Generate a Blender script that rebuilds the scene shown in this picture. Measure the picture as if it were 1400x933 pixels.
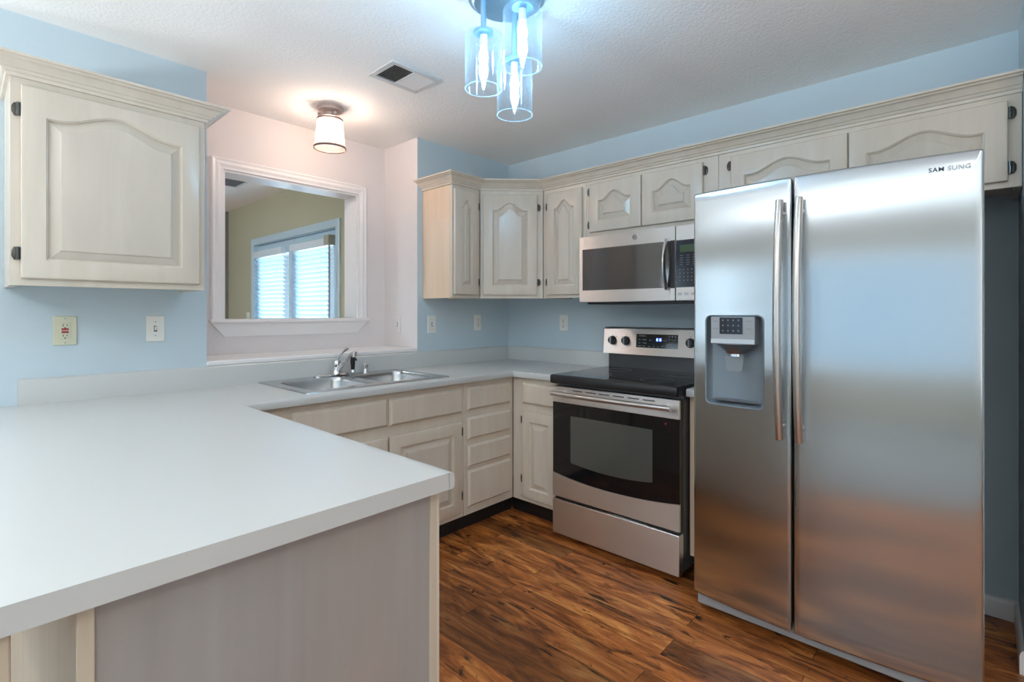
import bpy, bmesh, math, random
from mathutils import Vector, Matrix
random.seed(7)
for o in list(bpy.data.objects): bpy.data.objects.remove(o)
SC = bpy.context.scene
COL = SC.collection
R = math.radians
PI = math.pi

# ------------------------------------------------------------------ camera, world, daylight, exposure
TH = R(42.6)                                   # heading of the camera from +X
cam = bpy.data.objects.new('camera', bpy.data.cameras.new('camera')); COL.objects.link(cam)
cam.location = (-2.958, -2.759, 1.2746)
cam.rotation_euler = (R(90), 0, TH - R(90))
cam.data.sensor_width = 36; cam.data.lens = 699 / 1400 * 36
cam.data.shift_y = -38.5 / 1400
cam.data.clip_start = .02
SC.camera = cam
vs = SC.view_settings
vs.view_transform = 'Standard'; vs.look = 'None'; vs.gamma = 1; vs.use_curve_mapping = False
vs.exposure = 1.04
SC.cycles.use_denoising = True
SC.cycles.max_bounces = 14; SC.cycles.diffuse_bounces = 7; SC.cycles.glossy_bounces = 6
SC.cycles.transparent_max_bounces = 24; SC.cycles.transmission_bounces = 8
SC.cycles.sample_clamp_indirect = 6

W = bpy.data.worlds.new('World'); SC.world = W; W.use_nodes = True
wn = W.node_tree.nodes['Background']
wn.inputs[0].default_value = (.60, .82, 1.0, 1); wn.inputs[1].default_value = .3

def area(name, loc, rot, sx, sy, power, color):
    l = bpy.data.lights.new(name, 'AREA'); l.shape = 'RECTANGLE'; l.size = sx; l.size_y = sy
    l.energy = power; l.color = color
    o = bpy.data.objects.new(name, l); COL.objects.link(o); o.location = loc; o.rotation_euler = rot
    return o
# daylight placed outside the patio door and the assumed unseen windows, plus added upward fills
area('assumed_daylight_left', (-6.16, -2.45, 1.28), (0, R(-90), 0), 1.4, 4.4, 6, (.48, .76, 1))  # assumed window daylight, taken from the blue reflections in the refrigerator
area('ground_bounce_fill', (-8.6, -2.45, -.55), (0, R(-118), 0), 1.2, 5.5, 500, (.88, .95, 1))  # added fill aimed up at the ceiling, standing in for ground bounce
area('dining_bounce_fill', (-8.6, 1.55, -.55), (0, R(-118), 0), 1.2, 3.0, 800, (.72, .90, 1))  # added fill aimed up through the dining window to brighten the dining room
area('assumed_daylight_dining', (-6.16, 1.55, 1.4), (0, R(-90), 0), 1.2, 1.3, 9, (.66, .86, 1))  # assumed window daylight, taken from the blue reflection in the microwave
area('added_daylight_front', (-3.6, -5.36, 1.35), (R(90), 0, 0), 3.4, 1.6, 9, (1, .97, .93))  # added daylight from behind the camera, its window is unseen
area('daylight_patio', (-.60, 2.0, 1.05), (0, R(90), 0), 1.7, 1.7, 26, (.66, .86, 1))

# added fill, an assumed long ceiling light of the adjoining room (housing built below)
area('assumed_box_fill', (-4.35, -1.5, 2.345), (0, 0, 0), .30, 2.2, 11, (.96, .98, 1))

# ------------------------------------------------------------------ materials
def newmat(n):
    m = bpy.data.materials.new(n); m.use_nodes = True
    nt = m.node_tree; b = nt.nodes['Principled BSDF']
    return m, nt, b
def c4(c): return (c[0], c[1], c[2], 1)
def plain(n, c, rough=.5, metal=0, spec=.5, emit=None, es=0, coat=0):
    m, nt, b = newmat(n)
    b.inputs['Base Color'].default_value = c4(c); b.inputs['Roughness'].default_value = rough
    b.inputs['Metallic'].default_value = metal; b.inputs['Specular IOR Level'].default_value = spec
    if emit: b.inputs['Emission Color'].default_value = c4(emit); b.inputs['Emission Strength'].default_value = es
    if coat: b.inputs['Coat Weight'].default_value = coat; b.inputs['Coat Roughness'].default_value = .08
    return m
def N(nt, t, **k):
    n = nt.nodes.new(t)
    for a, v in k.items(): setattr(n, a, v)
    return n
def L(nt, a, b): nt.links.new(a, b)
def coords(nt, scale=(1, 1, 1), rot=(0, 0, 0), kind='Object'):
    t = N(nt, 'ShaderNodeTexCoord'); mp = N(nt, 'ShaderNodeMapping')
    mp.inputs['Scale'].default_value = scale; mp.inputs['Rotation'].default_value = rot
    L(nt, t.outputs[kind], mp.inputs['Vector']); return mp.outputs[0]
def noise(nt, vec, scale, detail=4, rough=.55, dist=0):
    n = N(nt, 'ShaderNodeTexNoise'); n.inputs['Scale'].default_value = scale; n.inputs['Detail'].default_value = detail
    n.inputs['Roughness'].default_value = rough; n.inputs['Distortion'].default_value = dist
    L(nt, vec, n.inputs['Vector']); return n.outputs['Fac']
def ramp(nt, fac, stops):
    r = N(nt, 'ShaderNodeValToRGB'); e = r.color_ramp.elements
    while len(e) < len(stops): e.new(.5)
    for el, (p, c) in zip(e, stops): el.position = p; el.color = c4(c) if len(c) == 3 else c
    L(nt, fac, r.inputs[0]); return r.outputs[0]
def mixc(nt, fac, a, b, mode='MIX'):
    m = N(nt, 'ShaderNodeMix'); m.data_type = 'RGBA'; m.blend_type = mode
    for s, v in ((m.inputs[0], fac), (m.inputs[6], a), (m.inputs[7], b)):
        if isinstance(v, (int, float)): s.default_value = v
        elif isinstance(v, tuple): s.default_value = c4(v)
        else: L(nt, v, s)
    return m.outputs[2]
def bump(nt, b, h, strength, dist=.01):
    n = N(nt, 'ShaderNodeBump'); n.inputs['Strength'].default_value = strength; n.inputs['Distance'].default_value = dist
    L(nt, h, n.inputs['Height']); L(nt, n.outputs[0], b.inputs['Normal'])

def paint(n, c, rough=.75, bs=.12, sc=140, var=.03):
    m, nt, b = newmat(n); v = coords(nt)
    f = noise(nt, v, 1.3, 2)
    L(nt, ramp(nt, f, [(.3, tuple(x * (1 - var) for x in c)), (.7, tuple(min(1, x * (1 + var)) for x in c))]), b.inputs['Base Color'])
    b.inputs['Roughness'].default_value = rough; b.inputs['Specular IOR Level'].default_value = .3
    bump(nt, b, noise(nt, v, sc, 3), bs, .004); return m
def wood(n, lo, hi, warm, rough=.32, grain=(9, 9, .9), warmamt=.35):
    """whitewashed (pickled) wood, grain running up"""
    m, nt, b = newmat(n); v = coords(nt, grain)
    f = noise(nt, v, 1.6, 6, .6, .6)
    base = ramp(nt, f, [(.28, lo), (.72, hi)])
    v2 = coords(nt, (2.2, 2.2, .8)); f2 = noise(nt, v2, 1.1, 3)
    w = N(nt, 'ShaderNodeMapRange'); w.inputs[1].default_value = .45; w.inputs[2].default_value = .75
    w.inputs[3].default_value = 0; w.inputs[4].default_value = warmamt; L(nt, f2, w.inputs[0])
    c = mixc(nt, w.outputs[0], base, warm)
    L(nt, c, b.inputs['Base Color']); b.inputs['Roughness'].default_value = rough
    b.inputs['Specular IOR Level'].default_value = .5
    bump(nt, b, f, .08, .003); return m
def steel(n, c, rough, aniso, rot, bands=(1, 1, 1)):
    m, nt, b = newmat(n)
    b.inputs['Base Color'].default_value = c4(c); b.inputs['Metallic'].default_value = 1
    b.inputs['Anisotropic'].default_value = aniso; b.inputs['Anisotropic Rotation'].default_value = rot
    t = N(nt, 'ShaderNodeTangent'); t.direction_type = 'RADIAL'; t.axis = 'Z'; L(nt, t.outputs[0], b.inputs['Tangent'])
    b.inputs['Roughness'].default_value = rough; return m

M = {}
M['blue'] = paint('light_blue_wall_paint', (.545, .645, .70))
M['white_wall'] = paint('warm_white_wall_paint', (.74, .70, .69))
M['olive'] = paint('olive_wall_paint', (.50, .475, .34))
M['taupe'] = paint('taupe_wall_paint', (.25, .23, .21))
M['tan_wall'] = paint('tan_wall_paint', (.55, .50, .43))
M['ceiling'] = paint('ceiling_texture_paint', (.88, .87, .855), .9, .6, 90, .02)
M['trim'] = plain('white_trim_gloss', (.84, .82, .81), .3)
M['wood'] = wood('whitewashed_wood', (.645, .565, .468), (.71, .64, .545), (.58, .48, .37), .26)
M['wood_panel'] = wood('whitewashed_panel_wood', (.60, .53, .445), (.685, .62, .53), (.53, .47, .395), .24, (6, 6, .8), .45)
M['wood_end'] = wood('whitewashed_veneer', (.73, .55, .39), (.80, .63, .47), (.75, .53, .36), .4)
M['panel'] = wood('pickled_plywood', (.31, .285, .27), (.37, .35, .335), (.42, .33, .265), .45, (5, 5, .5), .6)
M['batten'] = wood('pine_batten', (.52, .43, .33), (.60, .51, .40), (.60, .46, .31), .5)
M['laminate'] = plain('white_laminate', (.57, .58, .568), .33)
M['laminate_edge'] = plain('laminate_edge_band', (.56, .56, .545), .4)
M['hinge'] = plain('antique_hinge_metal', (.10, .095, .085), .3, .9)
M['chrome'] = plain('chrome', (.75, .76, .78), .08, 1)
M['nickel'] = plain('brushed_nickel', (.62, .60, .58), .3, 1)
M['black'] = plain('black_plastic', (.012, .012, .013), .35)
M['blackglass'] = plain('black_glass', (.008, .008, .009), .06, 0, .6)
M['toe'] = plain('black_toe_kick', (.012, .012, .014), .5)
M['steel_v'] = steel('fridge_stainless', (.53, .565, .59), .21, .93, 0.0, (90, 90, 1))
M['steel_h'] = steel('range_stainless', (.84, .82, .80), .40, .93, .25, (2, 2, 120))
M['steel_sink'] = plain('sink_stainless', (.55, .56, .57), .24, 1)
M['steel_dark'] = plain('dark_steel', (.30, .30, .31), .3, 1)
M['riser'] = plain('riser_grey_steel', (.075, .075, .078), .3, .3)
M['fridge_side'] = plain('fridge_cabinet_grey', (.16, .165, .17), .45)
M['grey_plastic'] = plain('grey_plastic', (.36, .38, .40), .4)
M['recess'] = plain('dispenser_recess_grey', (.25, .30, .34), .42, .35)
M['ivory'] = plain('ivory_plate', (.62, .62, .47), .35)
M['white_plate'] = plain('white_plate', (.80, .78, .73), .35)
M['red'] = plain('red_button', (.35, .03, .03), .4)
M['slot'] = plain('dark_slot', (.02, .018, .016), .6)
M['oven_win'] = plain('oven_window_glass', (.075, .08, .072), .07, 0, .8, coat=.5)
M['mw_win'] = plain('microwave_window_glass', (.05, .046, .044), .06, 0, 1, coat=1)
M['mw_panel'] = plain('microwave_control_panel', (.012, .02, .035), .12)
M['print'] = plain('white_print', (.55, .57, .58), .5)
M['print_dim'] = plain('grey_print', (.22, .24, .25), .5)
M['burner'] = plain('burner_ring_print', (.34, .35, .36), .3)
M['led_blue'] = plain('blue_clock_led', (.02, .03, .4), .5, emit=(.10, .18, 1), es=4)
M['led_green'] = plain('green_clock_display', (.01, .03, .012), .3, emit=(.10, .28, .07), es=.05)
M['ink'] = plain('dark_letter_ink', (.03, .045, .07), .4)
M['glare_pale'] = plain('glare_pale_letters', (.47, .49, .52), .35, .8)  # reflection washing out the dark letters is put into this colour
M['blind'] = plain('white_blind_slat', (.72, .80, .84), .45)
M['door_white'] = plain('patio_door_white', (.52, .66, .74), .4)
M['blinds_end'] = plain('beige_valance_end', (.42, .38, .31), .5)
M['vent'] = plain('vent_white_metal', (.62, .61, .60), .45)
M['canopy'] = plain('blue_lit_nickel', (.34, .55, .72), .28, .7)  # nickel tinted blue, the cool bulbs' light put into its colour
M['bronze'] = plain('flush_lamp_bronze', (.58, .46, .41), .35, .3)
M['band'] = plain('shade_band_bronze', (.20, .13, .105), .5)
M['rubber'] = plain('black_rubber', (.015, .015, .016), .6)

def slat_mat():
    m, nt, b = newmat('blind_slat_white'); out = nt.nodes['Material Output']
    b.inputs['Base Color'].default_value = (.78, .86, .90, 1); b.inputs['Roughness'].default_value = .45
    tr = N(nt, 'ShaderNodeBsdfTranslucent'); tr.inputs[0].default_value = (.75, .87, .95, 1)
    mx = N(nt, 'ShaderNodeMixShader'); mx.inputs[0].default_value = .6
    L(nt, b.outputs[0], mx.inputs[1]); L(nt, tr.outputs[0], mx.inputs[2]); L(nt, mx.outputs[0], out.inputs[0]); return m
M['slat'] = slat_mat()
def pane_mat():
    m, nt, b = newmat('window_glass'); out = nt.nodes['Material Output']
    t = N(nt, 'ShaderNodeBsdfTransparent'); g = N(nt, 'ShaderNodeBsdfGlossy'); g.inputs['Roughness'].default_value = .02
    lw = N(nt, 'ShaderNodeLayerWeight'); lw.inputs[0].default_value = .5
    pw = N(nt, 'ShaderNodeMath'); pw.operation = 'POWER'; L(nt, lw.outputs['Facing'], pw.inputs[0]); pw.inputs[1].default_value = 4
    fr = N(nt, 'ShaderNodeMath'); fr.operation = 'MULTIPLY_ADD'; L(nt, pw.outputs[0], fr.inputs[0]); fr.inputs[1].default_value = .5; fr.inputs[2].default_value = .03
    mx = N(nt, 'ShaderNodeMixShader'); L(nt, fr.outputs[0], mx.inputs[0]); L(nt, t.outputs[0], mx.inputs[1]); L(nt, g.outputs[0], mx.inputs[2])
    L(nt, mx.outputs[0], out.inputs[0]); return m
M['pane'] = pane_mat()
def seeded_glass():
    m, nt, b = newmat('seeded_glass'); out = nt.nodes['Material Output']
    v = coords(nt)
    vo = N(nt, 'ShaderNodeTexVoronoi'); vo.inputs['Scale'].default_value = 210; L(nt, v, vo.inputs['Vector'])
    seeds = ramp(nt, vo.outputs['Distance'], [(.20, (1, 1, 1)), (.32, (0, 0, 0))])
    nz = noise(nt, v, 45, 2)
    gate = ramp(nt, nz, [(.40, (0, 0, 0)), (.52, (1, 1, 1))])
    sd = mixc(nt, 1.0, seeds, gate, 'MULTIPLY')
    t = N(nt, 'ShaderNodeBsdfTransparent'); t.inputs[0].default_value = (.93, .97, 1, 1)
    d = N(nt, 'ShaderNodeBsdfTranslucent'); d.inputs[0].default_value = (.86, .95, 1, 1)
    d2 = N(nt, 'ShaderNodeBsdfDiffuse'); d2.inputs[0].default_value = (.86, .95, 1, 1)
    dd = N(nt, 'ShaderNodeMixShader'); dd.inputs[0].default_value = .5; L(nt, d.outputs[0], dd.inputs[1]); L(nt, d2.outputs[0], dd.inputs[2])
    g = N(nt, 'ShaderNodeBsdfGlossy'); g.inputs['Roughness'].default_value = .06
    lw = N(nt, 'ShaderNodeLayerWeight'); lw.inputs[0].default_value = .5
    pw = N(nt, 'ShaderNodeMath'); pw.operation = 'POWER'; L(nt, lw.outputs['Facing'], pw.inputs[0]); pw.inputs[1].default_value = 4
    fr = N(nt, 'ShaderNodeMath'); fr.operation = 'MULTIPLY_ADD'; L(nt, pw.outputs[0], fr.inputs[0]); fr.inputs[1].default_value = .25; fr.inputs[2].default_value = .03
    m1 = N(nt, 'ShaderNodeMixShader'); L(nt, fr.outputs[0], m1.inputs[0]); L(nt, t.outputs[0], m1.inputs[1]); L(nt, g.outputs[0], m1.inputs[2])
    # white outline of the glass put into its colour by view angle
    ed = N(nt, 'ShaderNodeMath'); ed.operation = 'POWER'; L(nt, lw.outputs['Facing'], ed.inputs[0]); ed.inputs[1].default_value = 3.0
    ad = N(nt, 'ShaderNodeMath'); ad.operation = 'MULTIPLY_ADD'; L(nt, sd, ad.inputs[0]); ad.inputs[1].default_value = .09
    ms = N(nt, 'ShaderNodeMath'); ms.operation = 'MULTIPLY_ADD'; L(nt, ed.outputs[0], ms.inputs[0]); ms.inputs[1].default_value = .06; ms.inputs[2].default_value = .003
    L(nt, ms.outputs[0], ad.inputs[2]); ad.use_clamp = True
    m2 = N(nt, 'ShaderNodeMixShader'); L(nt, ad.outputs[0], m2.inputs[0]); L(nt, m1.outputs[0], m2.inputs[1]); L(nt, dd.outputs[0], m2.inputs[2])
    L(nt, m2.outputs[0], out.inputs[0]); return m
M['seeded'] = seeded_glass()
def frosted(n, col, tf):
    m, nt, b = newmat(n); out = nt.nodes['Material Output']
    t = N(nt, 'ShaderNodeBsdfTransparent'); t.inputs[0].default_value = c4(col)
    d = N(nt, 'ShaderNodeBsdfTranslucent'); d.inputs[0].default_value = c4(col)
    d2 = N(nt, 'ShaderNodeBsdfDiffuse'); d2.inputs[0].default_value = c4(col)
    dd = N(nt, 'ShaderNodeMixShader'); dd.inputs[0].default_value = .35; L(nt, d.outputs[0], dd.inputs[1]); L(nt, d2.outputs[0], dd.inputs[2])
    mx = N(nt, 'ShaderNodeMixShader'); mx.inputs[0].default_value = tf; L(nt, t.outputs[0], mx.inputs[1]); L(nt, dd.outputs[0], mx.inputs[2])
    L(nt, mx.outputs[0], out.inputs[0]); return m
M['frost'] = frosted('pearl_shade_glass', (.97, .91, .86), .09)
M['rim_glass'] = frosted('glass_rim_highlight', (.86, .95, 1), .22)
M['flap'] = frosted('clear_paddle_plastic', (.86, .90, .92), .35)
def bulb_mat(n, c, s):
    m, nt, b = newmat(n); out = nt.nodes['Material Output']
    e = N(nt, 'ShaderNodeEmission'); e.inputs[0].default_value = c4(c); e.inputs[1].default_value = s
    L(nt, e.outputs[0], out.inputs[0]); return m
M['bulb_cool'] = bulb_mat('cool_bulb_glow', (.40, .73, 1), 74)
M['bulb_warm'] = bulb_mat('warm_bulb_glow', (1, .86, .79), 78)
M['fill_dome_glow'] = bulb_mat('fill_dome_emission', (1, .97, .93), 11)
M['fill_dome_cool'] = bulb_mat('fill_dome_cool_emission', (.72, .88, 1), 50)

def floor_mat():
    m, nt, b = newmat('rustic_wood_planks')
    v = coords(nt, (1, 1, 1), (0, 0, R(90)))
    br = N(nt, 'ShaderNodeTexBrick'); br.offset = .37; br.squash = 1
    br.inputs['Scale'].default_value = 1; br.inputs['Brick Width'].default_value = 1.15; br.inputs['Row Height'].default_value = .118
    br.inputs['Mortar Size'].default_value = .0012; br.inputs['Mortar Smooth'].default_value = .3; br.inputs['Bias'].default_value = 0
    br.inputs['Color1'].default_value = (0, 0, 0, 1); br.inputs['Color2'].default_value = (1, 1, 1, 1); br.inputs['Mortar'].default_value = (.5, .5, .5, 1)
    L(nt, v, br.inputs['Vector'])
    sep = N(nt, 'ShaderNodeSeparateColor'); L(nt, br.outputs['Color'], sep.inputs[0])
    # shift the grain from plank to plank
    ad = N(nt, 'ShaderNodeVectorMath'); ad.operation = 'MULTIPLY_ADD'
    t = N(nt, 'ShaderNodeTexCoord'); cb = N(nt, 'ShaderNodeCombineXYZ'); L(nt, sep.outputs[0], cb.inputs[0]); L(nt, sep.outputs[0], cb.inputs[1])
    L(nt, cb.outputs[0], ad.inputs[0]); ad.inputs[1].default_value = (7, 13, 0); L(nt, t.outputs['Object'], ad.inputs[2])
    mp = N(nt, 'ShaderNodeMapping'); mp.inputs['Scale'].default_value = (13, 2.2, 1); L(nt, ad.outputs[0], mp.inputs['Vector'])
    mp2 = N(nt, 'ShaderNodeMapping'); mp2.inputs['Scale'].default_value = (9, 2.4, 1); L(nt, ad.outputs[0], mp2.inputs['Vector'])
    mp3 = N(nt, 'ShaderNodeMapping'); mp3.inputs['Scale'].default_value = (60, 3, 1); L(nt, ad.outputs[0], mp3.inputs['Vector'])
    g = noise(nt, mp.outputs[0], 1.4, 7, .62, .8)
    base = ramp(nt, g, [(.25, (.06, .022, .010)), (.39, (.21, .068, .020)), (.52, (.44, .152, .038)), (.70, (.72, .35, .11))])
    tone = ramp(nt, sep.outputs[0], [(0, (.50, .47, .46)), (.5, (.95, .86, .82)), (1, (1.3, 1.18, 1.0))])
    c = mixc(nt, 1.0, base, tone, 'MULTIPLY')
    dk = noise(nt, mp2.outputs[0], 1.7, 5, .6, 1.2)
    dkf = ramp(nt, dk, [(.55, (0, 0, 0)), (.66, (1, 1, 1))])
    fine = noise(nt, mp3.outputs[0], 1.5, 3)
    ff = ramp(nt, fine, [(.35, (0, 0, 0)), (.6, (1, 1, 1))])
    dm = mixc(nt, 1.0, dkf, ff, 'MULTIPLY')
    c = mixc(nt, dm, c, (.012, .007, .005))
    kn = noise(nt, coords(nt, (7, 4.5, 1)), 2.1, 6, .75, .4)
    c = mixc(nt, ramp(nt, kn, [(.615, (0, 0, 0)), (.67, (1, 1, 1))]), c, (.014, .009, .007))
    c = mixc(nt, br.outputs['Fac'], c, (.02, .010, .006))
    L(nt, c, b.inputs['Base Color'])
    b.inputs['Roughness'].default_value = .38; b.inputs['Specular IOR Level'].default_value = .45
    bump(nt, b, g, .12, .004); return m
M['floor'] = floor_mat()

# ------------------------------------------------------------------ geometry helpers
OFF = {}
class FR:
    """frame on a vertical face: u along the face (left to right seen from the room), v up, n out of the face"""
    def __init__(s, O, U):
        s.O = Vector(O); s.U = Vector(U).normalized(); s.Z = Vector((0, 0, 1)); s.Nn = s.U.cross(s.Z)
    def P(s, u, v, n=0): return s.O + s.U * u + s.Z * v + s.Nn * n
    def mat(s, u, v, n):
        m = Matrix((s.U, s.Z, s.Nn)).transposed().to_4x4(); m.translation = s.P(u, v, n); return m
WORLD = FR((0, 0, 0), (1, 0, 0))        # P(u,v,n) = (u, -n, v)
class MB:
    def __init__(s): s.v = []; s.f = []; s.m = []
    def add(s, vs, fs, mi=0):
        b = len(s.v); s.v += [Vector(p) for p in vs]
        for f in fs: s.f.append([b + i for i in f]); s.m.append(mi)
    def box(s, x0, x1, y0, y1, z0, z1, mi=0, sides=None):
        v = [(x, y, z) for z in (z0, z1) for y in (y0, y1) for x in (x0, x1)]
        fs = dict(zm=(0, 2, 3, 1), zp=(4, 5, 7, 6), ym=(0, 1, 5, 4), yp=(2, 6, 7, 3), xm=(0, 4, 6, 2), xp=(1, 3, 7, 5))
        b = len(s.v); s.v += [Vector(p) for p in v]
        for k, f in fs.items():
            s.f.append([b + i for i in f]); s.m.append((sides or {}).get(k, mi))
        return s
    def fbox(s, fr, u0, u1, v0, v1, n0, n1, mi=0):
        p = [fr.P(u, v, n) for n in (n0, n1) for v in (v0, v1) for u in (u0, u1)]
        s.add(p, [(0, 2, 3, 1), (4, 5, 7, 6), (0, 1, 5, 4), (2, 6, 7, 3), (0, 4, 6, 2), (1, 3, 7, 5)], mi); return s
    def loft(s, rings, closed=True, cap0=False, cap1=False, mi=0):
        n = len(rings[0]); vs = [p for r in rings for p in r]; fs = []
        for i in range(len(rings) - 1):
            for j in range(n if closed else n - 1):
                k = (j + 1) % n; fs.append((i * n + j, i * n + k, (i + 1) * n + k, (i + 1) * n + j))
        if cap0: fs.append(tuple(range(n - 1, -1, -1)))
        if cap1: fs.append(tuple((len(rings) - 1) * n + j for j in range(n)))
        s.add(vs, fs, mi); return s
    def lathe(s, prof, c, axis=(0, 0, 1), n=32, cap=True, mi=0):
        a = Vector(axis).normalized(); t = Vector((1, 0, 0)) if abs(a.x) < .9 else Vector((0, 1, 0))
        e1 = a.cross(t).normalized(); e2 = a.cross(e1); c = Vector(c)
        rings = [[c + a * z + (e1 * math.cos(2 * PI * k / n) + e2 * math.sin(2 * PI * k / n)) * max(r, 1e-5) for k in range(n)] for r, z in prof]
        return s.loft(rings, True, cap, cap, mi)
    def tube(s, pts, rad, n=12, sq=None, mi=0):
        pts = [Vector(p) for p in pts]; rad = rad if isinstance(rad, (list, tuple)) else [rad] * len(pts)
        rings = []; prev = None
        for i, p in enumerate(pts):
            d = (pts[min(i + 1, len(pts) - 1)] - pts[max(i - 1, 0)]).normalized()
            if prev is None:
                t = Vector((0, 0, 1)) if abs(d.z) < .9 else Vector((1, 0, 0)); e1 = (t - d * t.dot(d)).normalized()
            else: e1 = (prev - d * prev.dot(d)).normalized()
            prev = e1; e2 = d.cross(e1); q = sq or 1
            rings.append([p + (e1 * math.cos(2 * PI * k / n) + e2 * math.sin(2 * PI * k / n) * q) * rad[i] for k in range(n)])
        return s.loft(rings, True, True, True, mi)
    def sweep(s, path, prof, cap=True, mi=0):
        """profile (n, z) swept along a level polyline, n to the right of the walking direction"""
        pts = [Vector((p[0], p[1])) for p in path]; rings = []
        for i, p in enumerate(pts):
            ns = []
            for a, b in ((i - 1, i), (i, i + 1)):
                if a >= 0 and b < len(pts):
                    d = (pts[b] - pts[a]).normalized(); ns.append(Vector((d.y, -d.x)))
            if len(ns) == 2: mdir = (ns[0] + ns[1]); mdir = mdir / (mdir.dot(ns[0]))
            else: mdir = ns[0]
            rings.append([Vector((p.x + mdir.x * n, p.y + mdir.y * n, z)) for n, z in prof])
        return s.loft(rings, True, cap, cap, mi)
    def build(s, name, mat, parent=None, origin=None, bevel=0, seg=2, smooth=35):
        off = Vector((0, 0, 0)) if parent is None else OFF[parent.name]
        if origin is not None and parent is None: off = Vector(origin)
        me = bpy.data.meshes.new(name)
        me.from_pydata([p - off for p in s.v], [], s.f)
        mats = mat if isinstance(mat, list) else [mat]
        for m in mats: me.materials.append(m)
        for p, i in zip(me.polygons, s.m): p.material_index = i
        bm = bmesh.new(); bm.from_mesh(me); bmesh.ops.recalc_face_normals(bm, faces=bm.faces); bm.to_mesh(me); bm.free()
        if smooth:
            me.shade_smooth(); me.set_sharp_from_angle(angle=R(smooth))
        o = bpy.data.objects.new(name, me); COL.objects.link(o)
        OFF[o.name] = off
        if parent is not None: o.parent = parent
        else: o.location = off
        if bevel:
            b = o.modifiers.new('bevel', 'BEVEL'); b.width = bevel; b.segments = seg; b.limit_method = 'ANGLE'; b.angle_limit = R(40)
        return o
def thing(name, label, cat, loc, group=None):
    o = bpy.data.objects.new(name, None); COL.objects.link(o); o.location = loc; o.empty_display_size = .05
    OFF[o.name] = Vector(loc); return tag(o, label, cat, group)
def tag(o, label=None, cat=None, group=None, kind=None):
    if label: o['label'] = label
    if cat: o['category'] = cat
    if group: o['group'] = group
    if kind: o['kind'] = kind
    return o
def struct(o, label=None): o['kind'] = 'structure'; return tag(o, label)
def rrect(w0, w1, h0, h1, r, k=5):
    pts = []
    for cx, cy, a in ((w1 - r, h0 + r, -90), (w1 - r, h1 - r, 0), (w0 + r, h1 - r, 90), (w0 + r, h0 + r, 180)):
        for i in range(k + 1):
            t = R(a + 90 * i / k); pts.append((cx + r * math.cos(t), cy + r * math.sin(t)))
    return pts

# ------------------------------------------------------------------ room shell
CZ = 2.44
XL, YF, YD = -6.0, -5.2, 3.64
NX0, NX1, NY, NYB = -2.138, -.886, .38, .53
struct(MB().box(XL - .2, .2, YF - .2, YD + .2, -.1, 0).build('floor', M['floor']))
struct(MB().box(XL - .2, .2, YF - .2, YD + .2, CZ, CZ + .1).build('ceiling', M['ceiling']))
M['carpet'] = paint('grey_carpet_pile', (.30, .295, .285), .95, .8, 260, .08)
struct(MB().box(XL, -2.97, YF, -.01, 0, .010).build('floor_carpet', M['carpet'], smooth=0))
def wall_holes(axis, c0, c1, a0, a1, holes, mat, name, z1=CZ):
    """wall slab across axis from c0..c1, running a0..a1, with rectangular holes (a,b,z,z)"""
    mb = MB(); xs = sorted({a0, a1, *[h[0] for h in holes], *[h[1] for h in holes]})
    for p, q in zip(xs, xs[1:]):
        hs = [h for h in holes if h[0] <= p + 1e-6 and h[1] >= q - 1e-6]
        spans = [(0, z1)] if not hs else [(0, hs[0][2]), (hs[0][3], z1)]
        for u, v in spans:
            if v - u > 1e-4:
                if axis == 'x': mb.box(c0, c1, p, q, u, v)
                else: mb.box(p, q, c0, c1, u, v)
    return struct(mb.build(name, mat, smooth=0))
# sink wall: blue piers either side of the white niche, the low wall under the ledge
mb = MB()
mb.box(-2.95, NX0, 0, NYB, 0, CZ, 0, dict(xp=1, yp=2, xm=0))
mb.box(NX1, 0, 0, NYB, 0, CZ, 0, dict(xm=1, yp=2))
mb.box(NX0, NX1, 0, NY, 0, 1.016)
struct(mb.build('wall_back', [M['blue'], M['white_wall'], M['olive']], smooth=0))
OX0, OX1, OZ0, OZ1 = -1.945, -1.102, 1.24, 2.082
mb = MB()
for a in ((NX0, OX0, 0, CZ), (OX1, NX1, 0, CZ), (OX0, OX1, 0, OZ0), (OX0, OX1, OZ1, CZ)):
    mb.box(a[0], a[1], NY, NYB, a[2], a[3], 0, dict(yp=1))
struct(mb.build('wall_niche', [M['white_wall'], M['olive']], smooth=0))
struct(MB().box(0, .15, -2.87, NYB, 0, CZ).build('wall_right', M['blue'], smooth=0))
struct(MB().box(-.42, .15, -5.2, -2.87, 0, CZ).build('wall_alcove', M['blue'], smooth=0))
wall_holes('x', XL - .15, XL, YF, YD, [(-4.7, -.2, .55, 2.0), (.9, 2.2, .75, 2.05)], M['tan_wall'], 'wall_left')
wall_holes('y', YF - .15, YF, XL, -.42, [(-5.3, -1.9, .55, 2.12)], M['tan_wall'], 'wall_front')
struct(MB().box(XL, -.83, YD, YD + .15, 0, CZ).build('wall_dining_far', M['taupe'], smooth=0))
DY0, DY1, DZ1 = 1.16, 2.87, 1.985
wall_holes('x', -.83, -.68, NYB, YD, [(DY0, DY1, 0, DZ1)], M['olive'], 'wall_dining_right')

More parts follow.
